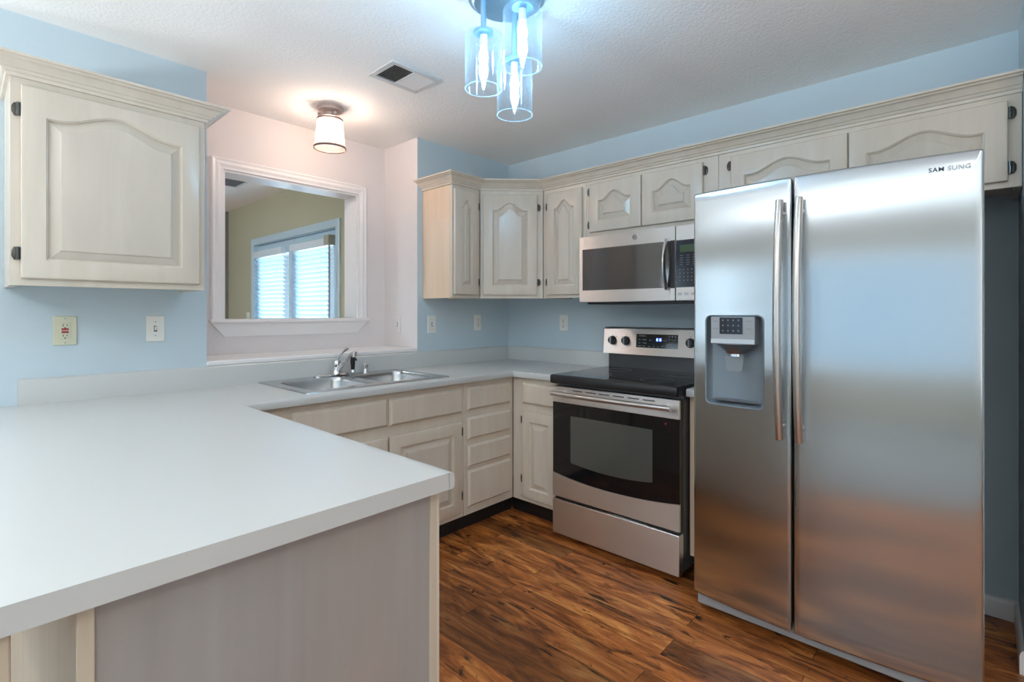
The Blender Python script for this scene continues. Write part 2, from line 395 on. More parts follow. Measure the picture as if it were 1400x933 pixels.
def window(n, axis, c, a0, a1, z0, z1, cols, rows):
    """sash window set in a wall: frame, muntins and one glass pane"""
    w = .05; mb = MB()
    def bx(p, q, u, v, d0, d1):
        if axis == 'x': mb.box(c + d0, c + d1, p, q, u, v)
        else: mb.box(p, q, c + d0, c + d1, u, v)
    for p, q, u, v in ((a0, a1, z0, z0 + w), (a0, a1, z1 - w, z1), (a0, a0 + w, z0, z1), (a1 - w, a1, z0, z1)): bx(p, q, u, v, -.05, .05)
    for i in range(1, cols):
        x = a0 + (a1 - a0) * i / cols; bx(x - .02, x + .02, z0, z1, -.03, .03)
    for i in range(1, rows):
        z = z0 + (z1 - z0) * i / rows; bx(a0, a1, z - .015, z + .015, -.025, .025)
    f = struct(mb.build('window_%d' % n, M['trim'], smooth=0))
    mb = MB()
    if axis == 'x': mb.box(c - .003, c + .003, a0 + w, a1 - w, z0 + w, z1 - w)
    else: mb.box(a0 + w, a1 - w, c - .003, c + .003, z0 + w, z1 - w)
    mb.build('glass_pane', M['pane'], f, smooth=0)
window(1, 'x', XL - .075, -4.7, -.2, .55, 2.0, 4, 1)  # assumed unseen window, set for the refrigerator's reflection and for daylight
window(2, 'x', XL - .075, .9, 2.2, .75, 2.05, 2, 2)  # assumed unseen window, set where the microwave reflects a blue patch
window(3, 'y', YF - .075, -5.3, -1.9, .55, 2.12, 4, 2)  # unseen window added to let in light from behind the camera

# pass-through: casing, jamb lining, stool and apron
cas = [(0, 0), (.062, 0), (.062, .012), (.055, .020), (.042, .016), (.028, .020), (.012, .014), (0, .014)]
mb = MB()
def casing(mb, fr, u0, u1, v0, v1, prof, foot=True):
    """mitred casing up, over and down; profile (outward from opening, proud)"""
    rings = []
    for (u, v), (du, dv) in (((u0, v0), (-1, 0)), ((u0, v1), (-1, 1)), ((u1, v1), (1, 1)), ((u1, v0), (1, 0))):
        rings.append([fr.P(u + du * a, v + dv * a, n) for a, n in prof])
    mb.loft(rings, True, True, True)
nf = FR((0, NY, 0), (1, 0, 0))
casing(mb, nf, OX0, OX1, OZ0, OZ1, cas)
struct(mb.build('trim_1', M['trim'], smooth=0))
mb = MB(); t = .012
mb.box(OX0, OX0 + t, NY - .002, NYB + .002, OZ0, OZ1); mb.box(OX1 - t, OX1, NY - .002, NYB + .002, OZ0, OZ1)
mb.box(OX0 + t, OX1 - t, NY - .002, NYB + .002, OZ1 - t, OZ1)
struct(mb.build('trim_2', M['trim'], smooth=0))
mb = MB(); mb.box(OX0 - .072, OX1 + .072, NY - .045, NYB + .02, OZ0 - .024, OZ0)
struct(mb.build('trim_3', M['trim'], bevel=.009, seg=3))
mb = MB(); a, b_ = OX0 - .062, OX1 + .062
mb.loft([[(a, NY, OZ0 - .024), (b_, NY, OZ0 - .024), (b_ - .07, NY, OZ0 - .10), (a + .07, NY, OZ0 - .10)],
         [(a, NY - .024, OZ0 - .024), (b_, NY - .024, OZ0 - .024), (b_ - .07, NY - .008, OZ0 - .10), (a + .07, NY - .008, OZ0 - .10)]], True, True, True)
struct(mb.build('trim_4', M['trim'], smooth=0))
# laminate ledge of the niche; warm lamp light put into its colour
struct(MB().box(NX0, NX1, -.004, NY, 1.016, 1.040).build('trim_5', M['trim'], bevel=.006, seg=3))
bbp = [(0, 0), (.014, 0), (.014, .065), (.010, .078), (.005, .084), (0, .086)]
struct(MB().sweep([(0, -1.90), (0, -2.87), (-.42, -2.87)], bbp).build('baseboard_right', M['trim']))

# ------------------------------------------------------------------ patio door in the dining room, blinds, outlet
dfr = FR((-.83, DY1, 0), (0, -1, 0))               # seen from inside: left is +Y
DW = DY1 - DY0
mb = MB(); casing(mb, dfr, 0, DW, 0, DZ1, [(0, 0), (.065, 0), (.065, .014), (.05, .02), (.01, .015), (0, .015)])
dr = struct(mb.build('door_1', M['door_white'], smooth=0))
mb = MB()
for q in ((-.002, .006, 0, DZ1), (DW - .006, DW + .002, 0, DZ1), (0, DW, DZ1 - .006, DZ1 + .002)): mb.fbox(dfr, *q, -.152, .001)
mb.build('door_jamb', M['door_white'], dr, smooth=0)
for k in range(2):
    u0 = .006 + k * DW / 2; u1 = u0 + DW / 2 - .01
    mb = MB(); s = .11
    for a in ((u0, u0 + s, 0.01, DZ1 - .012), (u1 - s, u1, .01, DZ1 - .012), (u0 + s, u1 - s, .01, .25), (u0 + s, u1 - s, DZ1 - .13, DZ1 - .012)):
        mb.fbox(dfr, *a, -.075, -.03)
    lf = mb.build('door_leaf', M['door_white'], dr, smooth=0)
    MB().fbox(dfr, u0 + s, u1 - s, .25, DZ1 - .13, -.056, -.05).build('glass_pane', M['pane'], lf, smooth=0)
    if k:
        hb = MB()
        for z in (.25, 1.0, 1.72): hb.fbox(dfr, DW / 2 - .012, DW / 2 + .012, z, z + .1, -.032, -.024)
        hb.build('door_hinge', M['grey_plastic'], dr, smooth=0)
def blind(u0, u1, z0, z1, label):
    t = thing('window_blind', label, 'blind', dfr.P((u0 + u1) / 2, z0, -.005), 'white slatted blinds on the patio door')
    MB().fbox(dfr, u0, u1, z1 - .005, z1 + .062, -.028, .030).build('headrail', M['blind'], t, bevel=.004)
    mb = MB(); z = z1 - .035; ang = R(128)
    while z > z0 + .03:
        c, s_ = math.cos(ang) * .024, math.sin(ang) * .024
        for q0, q1 in ((u0 + .008, u1 - .008),):
            mb.add([dfr.P(q0, z - s_, .001 + c), dfr.P(q1, z - s_, .001 + c), dfr.P(q1, z + s_, .001 - c), dfr.P(q0, z + s_, .001 - c),
                    dfr.P(q0, z - s_ + .003, .001 + c), dfr.P(q1, z - s_ + .003, .001 + c), dfr.P(q1, z + s_ + .003, .001 - c), dfr.P(q0, z + s_ + .003, .001 - c)],
                   [(0, 1, 2, 3), (7, 6, 5, 4), (0, 4, 5, 1), (1, 5, 6, 2), (2, 6, 7, 3), (3, 7, 4, 0)])
        z -= .0405
    mb.build('slats', M['slat'], t, smooth=0)
    mb = MB()
    for f in (.2, .8): mb.tube([dfr.P(u0 + (u1 - u0) * f, z1, .003), dfr.P(u0 + (u1 - u0) * f, z0, .003)], .0015, 6)
    mb.build('ladder_cord', M['blind'], t)
    MB().fbox(dfr, u0, u1, z0, z0 + .02, -.02, .022).build('bottom_rail', M['blind'], t, bevel=.003)
    return t
blind(.035, .70, .22, 1.845, 'white slatted blind on the far left leaf of the white patio door')
b2 = blind(.885, 1.575, .22, 1.845, 'white slatted blind with a beige valance end on the near patio door leaf')
MB().fbox(dfr, 1.575, 1.66, 1.84, 1.925, -.02, .05).build('valance_end', M['blinds_end'], b2, bevel=.006)
MB().tube([dfr.P(1.615, 1.84, .018), dfr.P(1.615, .7, .018)], .008, 8).build('tilt_wand', M['grey_plastic'], b2)

def plate(fr, u, v, w, h, mat, label, kind, group='wall plates'):
    names = dict(gfci=('wall_outlet', 'outlet'), outlet=('wall_outlet', 'outlet'), switch=('light_switch', 'light switch'))
    nm, cat = names[kind]
    t = thing(nm, label, cat, fr.P(u, v - h / 2, 0), group)
    MB().fbox(fr, u - w / 2, u + w / 2, v - h / 2, v + h / 2, 0, .006).build('cover_plate', mat, t, bevel=.0025)
    for s in ((-1, 1) if kind != 'outlet' else (0,)):
        MB().lathe([(.003, 0), (.003, .0012)], fr.P(u, v + s * h * .42 if kind == 'gfci' else v + s * h * .27, .006), fr.Nn, 10).build('screw', M['grey_plastic'], t)
    if kind == 'switch':
        MB().fbox(fr, u - .006, u + .006, v - .013, v + .013, .0055, .0068).build('toggle_slot', M['slot'], t)
        r = [[fr.P(u - .004, v - .009, .006), fr.P(u + .004, v - .009, .006), fr.P(u + .004, v + .007, .006), fr.P(u - .004, v + .007, .006)],
             [fr.P(u - .003, v + .004, .018), fr.P(u + .003, v + .004, .018), fr.P(u + .003, v + .011, .016), fr.P(u - .003, v + .011, .016)]]
        MB().loft(r, True, True, True).build('toggle', mat, t)
    else:
        if kind == 'gfci':
            fc = MB().fbox(fr, u - .0165, u + .0165, v - .033, v + .033, .006, .008).build('receptacle', M['ivory'], t, bevel=.001)
            for s in (-1, 1): MB().fbox(fr, u - .011, u + .011, v + s * .0058 - .004, v + s * .0058 + .004, .008, .0098).build('test_button', M['red'], fc)
            hs = (.021, -.021); n0 = .008
        else:
            fc = MB()
            for s in (-1, 1): MB().lathe([(.0165, 0), (.0165, .002), (.015, .0028)], fr.P(u, v + s * .0195, .005), fr.Nn, 20).build('receptacle', mat, t)
            hs = (.0195, -.0195); n0 = .0078
        for hh in hs:
            mb = MB()
            for du, l in ((-.0062, .0042), (.0062, .0034)): mb.fbox(fr, u + du - .0011, u + du + .0011, v + hh + .001 - l, v + hh + .001 + l, n0, n0 + .0006)
            mb.lathe([(.0026, 0), (.0026, .0006)], fr.P(u, v + hh - .0095, n0), fr.Nn, 10)
            mb.build('slots', M['slot'], t)
    return t
sw = FR((0, 0, 0), (1, 0, 0)); rw = FR((0, 0, 0), (0, -1, 0)); nw = FR((NX1, NY, 0), (0, -1, 0))
plate(sw, -2.657, 1.202, .075, .118, M['ivory'], 'ivory outlet with red test buttons under the left wall cabinet', 'gfci')
plate(sw, -2.347, 1.203, .07, .116, M['white_plate'], 'white toggle switch to the right of the red-buttoned outlet', 'switch')
plate(nw, NY - .22, 1.194, .07, .116, M['white_wall'], 'white toggle switch on the side wall of the white niche', 'switch')
plate(sw, -.767, 1.196, .07, .116, M['white_plate'], 'white toggle switch on the blue wall beside the niche corner', 'switch')
plate(sw, -.338, 1.203, .07, .116, M['white_plate'], 'shaded outlet on the sink wall under the corner wall cabinet', 'outlet')
plate(rw, .546, 1.202, .07, .116, M['white_plate'], 'white outlet on the range wall left of the stove back panel', 'outlet')
plate(FR((-.83, 0, 0), (0, -1, 0)), -3.05, 1.22, .075, .118, M['white_plate'], 'white outlet on the olive wall beside the patio door', 'outlet')

# ------------------------------------------------------------------ cabinet doors and drawers
def arch(u0, u1, vb, vs, rise, d, k=22):
    """closed outline of a (cathedral) panel inset by d, bottom-left first; also u of each arch point"""
    a, b = u0 + d, u1 - d; pts = [(a, vb + d), (b, vb + d)]; uc = (a + b) / 2; hw = (b - a) / 2
    for i in range(k + 1):
        tt = 1 - 2 * i / k; x = uc + hw * tt
        q = min(1, abs(tt) / .86); sh = (.5 + .5 * math.cos(PI * q)) if rise else 0
        pts.append((x, vs - d + rise * sh))
    return pts
def door(fr, u0, u1, v0, v1, parent, rise=.052, st=.062, drop=None, hinge=None, label=None, mat=None, hz=None):
    """raised-panel door > panel, hinges"""
    mat = mat or M['wood']; T = .02; k = 22
    vs = v1 - (drop if drop is not None else (.10 if rise else st))
    def ring(pts, n): return [fr.P(u, v, n) for u, v in pts]
    op = arch(u0 + st, u1 - st, v0 + st, vs, rise, 0)
    def outer(i):
        a, b, c, d = u0 + i, u1 - i, v0 + i, v1 - i
        r = [(a, c), (b, c)]
        for j, (x, _) in enumerate(op[2:]): r.append((b if j == 0 else a if j == k else x, d))
        return r
    A = lambda d, n: ring(arch(u0 + st, u1 - st, v0 + st, vs, rise, d), n)
    mb = MB()
    mb.loft([ring(outer(.006), .0005), ring(outer(0), .004), ring(outer(0), T - .006), ring(outer(.002), T - .002), ring(outer(.007), T), A(0, T), A(.002, T - .0035), A(.0045, T - .0045), A(.006, T - .013), A(.009, T - .0145)], True, True, False)
    d = mb.build('door', mat, parent, smooth=25)
    if label: d['label'] = label
    bv = min(.032, (u1 - u0 - 2 * st) * .24)
    mb = MB(); mb.loft([A(.006, T - .015), A(.009, T - .0135), A(.010 + bv * .45, T - .0085), A(.010 + bv * .84, T - .0042), A(.010 + bv * .88, T - .0002), A(.010 + bv, T + .0014), A(.014 + bv, T + .0014)], True, False, True)
    mb.build('panel', M['wood_panel'], d, smooth=25)
    if hinge:
        for hv in (hz or (v0 + .085, v1 - .085)):
            ue = u0 if hinge == 'L' else u1; s = -1 if hinge == 'L' else 1
            mb = MB(); w = .0125
            out = [(ue + s * (.012 + w * math.cos(t) * .95), hv + .024 * math.sin(t)) for t in [2 * PI * i / 8 + PI / 8 for i in range(8)]]
            mb.loft([[fr.P(a, b, -.0005) for a, b in out], [fr.P(a, b, .003) for a, b in out], [fr.P(ue + s * .012 + (a - ue - s * .012) * .8, hv + (b - hv) * .85, .0045) for a, b in out]], True, True, True)
            mb.tube([fr.P(ue + s * .0065, hv - .022, .011), fr.P(ue + s * .0065, hv + .022, .011)], .0058, 8)
            mb.build('hinge', M['hinge'], d)
    return d
def drawer(fr, u0, u1, v0, v1, parent, name='drawer', mat=None):
    T = .02; mb = MB()
    def r(i, n): return [fr.P(a, b, n) for a, b in ((u0 + i, v0 + i), (u1 - i, v0 + i), (u1 - i, v1 - i), (u0 + i, v1 - i))]
    mb.loft([r(.004, .0005), r(0, .004), r(0, T - .013), r(.002, T - .0105), r(.0105, T - .001), r(.013, T)], True, True, True)
    return mb.build(name, mat or M['wood'], parent, smooth=0)
def carcass(fr, w, v0, v1, depth, parent, mat=None, endmat=None, openings=(), end='', bottom_up=.02):
    """box with its underside set up behind a face frame"""
    e = []
    mb = MB(); t = .018
    mb.fbox(fr, t, w - t, v0 + bottom_up, v1, -depth, -.02)
    mb.build('carcass', mat or M['wood'], parent, smooth=0)
    mb = MB()
    for k, (a, b) in (('L', (0, t)), ('R', (w - t, w))):
        m2 = MB().fbox(fr, a, b, v0, v1, -depth, -.02)
        m2.build('side_panel', endmat if k in end else (mat or M['wood']), parent, smooth=0)
    MB().fbox(fr, 0, w, v0, v1, -.02, 0).build('face_frame', mat or M['wood'], parent, bevel=.0015, seg=1)

GW = 'wall cabinets'; GB = 'base cabinets'
# left wall cabinet with its own crown
UB, UT = 1.37, 2.10
CROWN = [(0, 2.088), (.010, 2.088), (.012, 2.099), (.018, 2.101), (.022, 2.106), (.024, 2.110), (.030, 2.112), (.036, 2.120), (.050, 2.131), (.062, 2.134), (.066, 2.139), (.078, 2.141), (.078, 2.149), (0, 2.149)]
xa, xb, yf = -2.834, -2.238, -.31
t = thing('wall_cabinet', 'single-door whitewashed wall cabinet hung alone above the ivory outlet', 'wall cabinet', ((xa + xb) / 2, -.155, UB), GW)
fr = FR((xa, yf, 0), (1, 0, 0))
carcass(fr, xb - xa, UB, UT, .308, t)
door(fr, .027, xb - xa - .023, 1.395, 2.062, t, .052, .064, .10, 'L')
MB().sweep([(xa, -.001), (xa, yf), (xb, yf), (xb, -.001)], CROWN).build('crown_moulding', M['wood'], t, smooth=20)

# run of wall cabinets round the corner
XE = -.842
fe = FR((XE, -.30, 0), (1, 0, 0))
t = thing('wall_cabinet', 'narrow wall cabinet with a bare tan side beside the niche', 'wall cabinet', (-.72, -.15, UB), GW)
carcass(fe, XE * -1 - .602, UB, UT, .298, t, endmat=M['wood_end'], end='L')
door(fe, .010, .214, 1.392, 2.060, t, .045, .058, .105, 'R')
# diagonal corner cabinet
q = 1 / math.sqrt(2)
fd = FR((-.60, -.30, 0), (1, -1, 0)); WD = .30 * math.sqrt(2)
t = thing('wall_cabinet', 'diagonal corner wall cabinet with an arched door', 'wall cabinet', (-.3, -.3, UB), GW)
mb = MB()
pts = [(-.598, -.302), (-.302, -.598), (-.002, -.598), (-.002, -.002), (-.598, -.002)]
mb.loft([[(x + .012, y + .012, UB + .02) if i < 2 else (x, y, UB + .02) for i, (x, y) in enumerate(pts)], [(x + .012, y + .012, UT) if i < 2 else (x, y, UT) for i, (x, y) in enumerate(pts)]], True, True, True)
mb.build('carcass', M['wood'], t, smooth=0)
MB().fbox(fd, .002, WD - .002, UB, UT, -.014, 0).build('face_frame', M['wood'], t, bevel=.0015, seg=1)
door(fd, .020, .382, 1.392, 2.060, t, .052, .064, .105, 'R')
# range wall, u = -y
fw = FR((-.30, 0, 0), (0, -1, 0))
def wallcab(y0, y1, v0, label, doors, depth=.298):
    t = thing('wall_cabinet', label, 'wall cabinet', (-.15, -(y0 + y1) / 2, v0), GW)
    carcass(FR((-.30, -y0, 0), (0, -1, 0)), y1 - y0, v0, UT, depth, t)
    for d in doors: door(fw, *d[:4], t, *d[4:])
    return t
wallcab(.602, .943, UB, 'narrow wall cabinet between the diagonal corner cabinet and the microwave',
        [(.643, .920, 1.392, 2.060, .050, .058, .105, 'L')])
wallcab(.944, 1.76, 1.735, 'short two-door wall cabinet directly above the microwave',
        [(.976, 1.326, 1.770, 2.064, .050, .064, .105, 'L', None, None, (1.815, 2.02)), (1.333, 1.683, 1.770, 2.064, .050, .064, .105, 'R', None, None, (1.815, 2.02))])
wallcab(1.761, 2.868, 1.742, 'wide two-door wall cabinet above the refrigerator',
        [(1.826, 2.324, 1.765, 2.064, .050, .064, .105, 'L', None, None, (1.815, 2.018)), (2.330, 2.830, 1.765, 2.064, .050, .064, .105, 'R', None, None, (1.815, 2.018))])
o = MB().sweep([(XE, -.001), (XE, -.30), (-.60, -.30), (-.30, -.60), (-.30, -2.868)], CROWN).build('crown_moulding', M['wood'], origin=(-.45, -.45, 2.088), smooth=20)
tag(o, 'whitewashed crown moulding running round the tops of the corner wall cabinets', 'moulding')

# ------------------------------------------------------------------ base cabinets
BT = .876; TK = .11; FY = -.575
def toe(parent, x0, x1, y0, y1): MB().box(x0, x1, y0, y1, 0, TK).build('toe_kick', M['toe'], parent, smooth=0)
fb = FR((0, FY, 0), (1, 0, 0))
t = thing('base_cabinet', 'two-door sink base cabinet with false drawer fronts', 'base cabinet', (-1.6, -.3, 0), GB)
mb = MB(); mb.box(-2.20, -2.182, FY + .02, -.03, TK, BT); mb.box(-1.012, -.994, FY + .02, -.03, TK, BT); mb.box(-2.182, -1.012, FY + .02, -.03, TK, TK + .018); mb.box(-2.182, -1.012, -.045, -.03, TK, BT)
mb.build('carcass', M['wood'], t, smooth=0)
MB().fbox(fb, -2.20, -.994, TK, BT, -.02, 0).build('face_frame', M['wood'], t, bevel=.0015, seg=1)
toe(t, -2.20, -.994, -.50, -.47)
drawer(fb, -1.985, -1.509, .710, .845, t, 'false_drawer_front'); drawer(fb, -1.497, -1.014, .708, .845, t, 'false_drawer_front')
door(fb, -1.985, -1.509, .139, .656, t, 0, .062, None, 'L'); door(fb, -1.497, -1.020, .139, .656, t, 0, .062, None, 'R', None, None, (.235, .600))
t = thing('base_cabinet', 'narrow bank of four drawers between sink base and corner', 'base cabinet', (-.79, -.3, 0), GB)
mb = MB(); mb.box(-.993, -.60, FY + .02, -.03, TK, BT)
mb.build('carcass', M['wood'], t, smooth=0)
MB().fbox(fb, -.993, -.577, TK, BT, -.02, 0).build('face_frame', M['wood'], t, bevel=.0015, seg=1)
toe(t, -.993, -.51, -.50, -.47)
for a, b in ((.715, .845), (.546, .671), (.388, .512), (.158, .366)): drawer(fb, -.969, -.611, a, b, t)
fx = FR((-.575, 0, 0), (0, -1, 0))
t = thing('base_cabinet', 'narrow one-door base cabinet left of the stove', 'base cabinet', (-.3, -.77, 0), GB)
MB().box(-.555, -.03, -.955, -.60, TK, BT).build('carcass', M['wood'], t, smooth=0)
MB().fbox(fx, .577, .955, TK, BT, -.02, 0).build('face_frame', M['wood'], t, bevel=.0015, seg=1)
toe(t, -.50, -.47, -.955, -.51)
drawer(fx, .666, .935, .715, .846, t); door(fx, .666, .935, .137, .668, t, 0, .06, None, 'L', None, None, (.25, .615))
t = thing('base_cabinet', 'slim filler base unit squeezed between stove and refrigerator', 'base cabinet', (-.3, -1.785, 0), GB)
MB().box(-.555, -.03, -1.838, -1.727, TK, BT).build('carcass', M['wood_end'], t, smooth=0)
MB().fbox(fx, 1.727, 1.838, TK, BT, -.02, 0).build('face_frame', M['wood_end'], t, bevel=.0015, seg=1)
toe(t, -.50, -.47, -1.838, -1.727)

# peninsula
t = thing('peninsula_cabinet', 'peninsula base cabinet with a greyed plywood end panel and pine corner battens', 'base cabinet', (-2.53, -1.2, 0), GB)
PX0, PX1, PY = -2.846, -2.206, -1.836
MB().box(PX0 + .006, PX1 - .02, PY + .01, -.03, TK, BT).build('carcass', M['panel'], t, smooth=0)
MB().box(PX0 + .018, PX1 - .024, PY, PY + .01, 0, BT).build('end_panel', M['panel'], t, smooth=0)
MB().box(PX0, PX0 + .020, PY - .006, PY + .012, 0, BT).build('corner_batten', M['batten'], t, bevel=.001, seg=1)
MB().box(PX1 - .026, PX1 - .008, PY - .006, PY + .012, 0, BT).build('corner_batten', M['batten'], t, bevel=.001, seg=1)
MB().box(PX1 - .02, PX1, PY - .004, -.60, 0, BT).build('face_frame', M['wood'], t, smooth=0)
MB().box(PX0, PX0 + .006, PY + .012, -.03, 0, BT).build('back_panel', M['batten'], t, smooth=0)
MB().box(-2.965, -2.911, PY - .02, PY + .03, 0, BT).build('support_post', M['batten'], t, bevel=.003)

# ------------------------------------------------------------------ worktop, backsplash
CT0, CT1 = .876, .914
SX0, SX1, SY0, SY1 = -1.872, -1.113, -.522, -.062      # cutout for the sink
mb = MB()
mb.box(-3.15, -2.205, -1.875, -.001, CT0, CT1, 0, dict(ym=1, xm=1))
mb.box(-2.205, SX0, -.60, -.001, CT0, CT1); mb.box(SX1, -.60, -.60, -.001, CT0, CT1)
mb.box(SX0, SX1, -.60, SY0, CT0, CT1); mb.box(SX0, SX1, SY1, -.001, CT0, CT1)
mb.box(-.60, -.001, -.957, -.001, CT0, CT1)
nose = [(-.001, CT0), (.010, CT0), (.014, CT0 + .003), (.015, CT0 + .008), (.015, CT1 - .010), (.0135, CT1 - .005), (.010, CT1 - .0015), (.005, CT1), (-.001, CT1)]
mb.sweep([(-2.205, -1.875), (-2.205, -.60), (-.60, -.60), (-.60, -.957)], nose); mb.m[-2] = 1
wt = mb.build('worktop', [M['laminate'], M['laminate_edge']], origin=(-2.0, -.6, CT0), smooth=35)
tag(wt, 'white laminate worktop wrapping from the peninsula past the sink to the stove', 'worktop')
bsp = [(0, CT1 - .001), (.020, CT1 - .001), (.020, 1.000), (.017, 1.010), (.010, 1.016), (0, 1.016)]
mb = MB(); mb.sweep([(-2.796, -.001), (-.001, -.001), (-.001, -.957)], bsp)
OFF[wt.name] = Vector((-2.0, -.6, CT0)); mb.build('backsplash', M['laminate'], wt, smooth=30)
mb = MB(); mb.box(-.60, -.001, -1.840, -1.726, CT0, CT1); mb.sweep([(-.60, -1.726), (-.60, -1.840)], nose)
w2 = mb.build('worktop', M['laminate'], origin=(-.3, -1.78, CT0)); tag(w2, 'small strip of white laminate worktop right of the stove', 'worktop')
mb = MB().sweep([(-.001, -1.726), (-.001, -1.840)], bsp); mb.build('backsplash', M['laminate'], w2)

# ------------------------------------------------------------------ sink, faucet, sprayer, cap
t = thing('kitchen_sink', 'double-bowl stainless steel drop-in sink in the white worktop', 'sink', (-1.49, -.29, CT1))
x0, x1, y0, y1 = -1.905, -1.083, -.548, -.034; xm = (x0 + x1) / 2; k = 6
def ringmap(hole, bx):
    """outer rectangle points matching a rounded hole"""
    a, b, c, d = bx; n = len(hole) // 4; out = []
    for i, (u, v) in enumerate(hole):
        q_ = i // n; j = (i % n) / (n - 1)
        cs = [((b, c), 0), ((b, d), 1), ((a, d), 2), ((a, c), 3)][q_][0]
        uu = cs[0]; vv = cs[1]
        if q_ == 0: p = (u if j < .5 else b, c if j <= .5 else v)
        elif q_ == 1: p = (b if j <= .5 else u, v if j < .5 else d)
        elif q_ == 2: p = (u if j < .5 else a, d if j <= .5 else v)
        else: p = (a if j <= .5 else u, v if j < .5 else c)
        if abs(j - .5) < 1e-6: p = cs
        out.append(p)
    return out
mb = MB(); zt = CT1 + .007
for s in (0, 1):
    bx = (x0, xm, y0, y1) if s == 0 else (xm, x1, y0, y1)
    h0, h1 = (x0 + .040, xm - .018) if s == 0 else (xm + .018, x1 - .040)
    hole = rrect(h0, h1, y0 + .035, y1 - .095, .06, k)
    out = ringmap(hole, bx)
    mb.loft([[(u, v, zt) for u, v in out], [(u, v, zt) for u, v in hole]])
rim = rrect(x0, x1, y0, y1, .004, 3)
mb.loft([[(u, v, zt) for u, v in rrect(x0, x1, y0, y1, .004, 3)], [(u, v, zt - .003) for u, v in rrect(x0 - .006, x1 + .006, y0 - .006, y1 + .006, .008, 3)], [(u, v, CT1 + .0003) for u, v in rrect(x0 - .008, x1 + .008, y0 - .008, y1 + .008, .01, 3)]])
mb.build('rim', M['steel_sink'], t, smooth=40)
for s in (0, 1):
    h0, h1 = (x0 + .040, xm - .018) if s == 0 else (xm + .018, x1 - .040)
    mb = MB(); c0, c1 = y0 + .035, y1 - .095
    def rr(i, z, r): return [(u, v, z) for u, v in rrect(h0 + i, h1 - i, c0 + i, c1 - i, r, k)]
    mb.loft([rr(0, zt, .06), rr(.002, zt - .003, .058), rr(.005, zt - .02, .056), rr(.012, zt - .14, .06), rr(.022, zt - .16, .06), rr(.045, zt - .168, .05), rr(.12, zt - .170, .03)], True, False, True)
    bw = mb.build('bowl', M['steel_sink'], t, smooth=50)
    MB().lathe([(.042, 0), (.042, .003), (.034, .004), (.030, .0015), (.004, .0015), (.004, .008), (0, .009)], ((h0 + h1) / 2, (c0 + c1) / 2, zt - .1702), n=24).build('drain', M['chrome'], bw)
fyy = -.080
t = thing('kitchen_faucet', 'chrome single-lever faucet on the back deck of the sink', 'faucet', (-1.505, fyy, zt))
mb = MB(); rp = rrect(-1.64, -1.428, fyy - .028, fyy + .028, .027, 6)
mb.loft([[(u, v, zt + .0003) for u, v in rp], [(u, v, zt + .006) for u, v in rp], [(-1.534 + (u + 1.534) * .94, fyy + (v - fyy) * .75, zt + .012) for u, v in rp]], True, True, True)
mb.build('base_plate', M['chrome'], t)
MB().lathe([(.028, 0), (.027, .010), (.022, .02), (.021, .045), (.022, .05), (.022, .066), (.018, .076), (0, .082)], (-1.505, fyy, zt + .010), n=24).build('body', M['chrome'], t)
MB().tube([(-1.505, fyy - .012, zt + .030), (-1.500, fyy - .07, zt + .078), (-1.495, fyy - .125, zt + .118), (-1.493, fyy - .150, zt + .131), (-1.492, fyy - .166, zt + .132)], [.012, .011, .0105, .0105, .010], 12).build('spout', M['chrome'], t)
MB().lathe([(.012, 0), (.013, .006), (.013, .028), (.010, .032)], (-1.492, fyy - .170, zt + .112), n=16).build('aerator', M['chrome'], t)
MB().tube([(-1.505, fyy - .004, zt + .085), (-1.498, fyy - .014, zt + .108), (-1.484, fyy - .035, zt + .136), (-1.476, fyy - .052, zt + .150), (-1.472, fyy - .066, zt + .154)], [.008, .006, .0065, .009, .007], 10, .6).build('lever_handle', M['chrome'], t)
t = thing('side_sprayer', 'black side sprayer with chrome collar right of the faucet', 'sprayer', (-1.405, fyy, zt))
MB().lathe([(.019, 0), (.018, .008), (.014, .014)], (-1.405, fyy, zt + .012), n=20).build('collar', M['chrome'], t)
MB().lathe([(.011, 0), (.0115, .02), (.014, .05), (.013, .066), (.012, .082), (.008, .088)], (-1.405, fyy, zt + .025), n=16).build('spray_head', M['black'], t)
MB().tube([(-1.405, fyy - .008, zt + .10), (-1.400, fyy - .026, zt + .088), (-1.398, fyy - .030, zt + .078)], [.005, .005, .004], 8).build('trigger', M['black'], t)
t = MB().lathe([(.019, 0), (.019, .006), (.015, .012), (.0145, .038), (.017, .042), (.017, .050), (.012, .056), (0, .057)], (-1.322, fyy, zt + .0005), n=24).build('air_gap_cap', M['chrome'], origin=(-1.322, fyy, zt))
tag(t, 'short chrome air gap cap on the sink deck right of the black sprayer', 'sink fitting')

# ------------------------------------------------------------------ stove
RX = -.66; RY0, RY1 = .9605, 1.7165
t = thing('electric_stove', 'stainless freestanding electric stove with black glass cooktop', 'stove', (-.36, -1.338, 0))
fo = FR((RX, 0, 0), (0, -1, 0))
mb = MB(); mb.box(-.615, -.03, -RY1 + .004, -RY0 - .004, .04, .895)
for a in (-.58, -.10):
    for b in (-RY1 + .05, -RY0 - .05): mb.lathe([(.018, 0), (.018, .042)], (a, b, 0), n=12)
mb.build('body', M['fridge_side'], t, smooth=0)
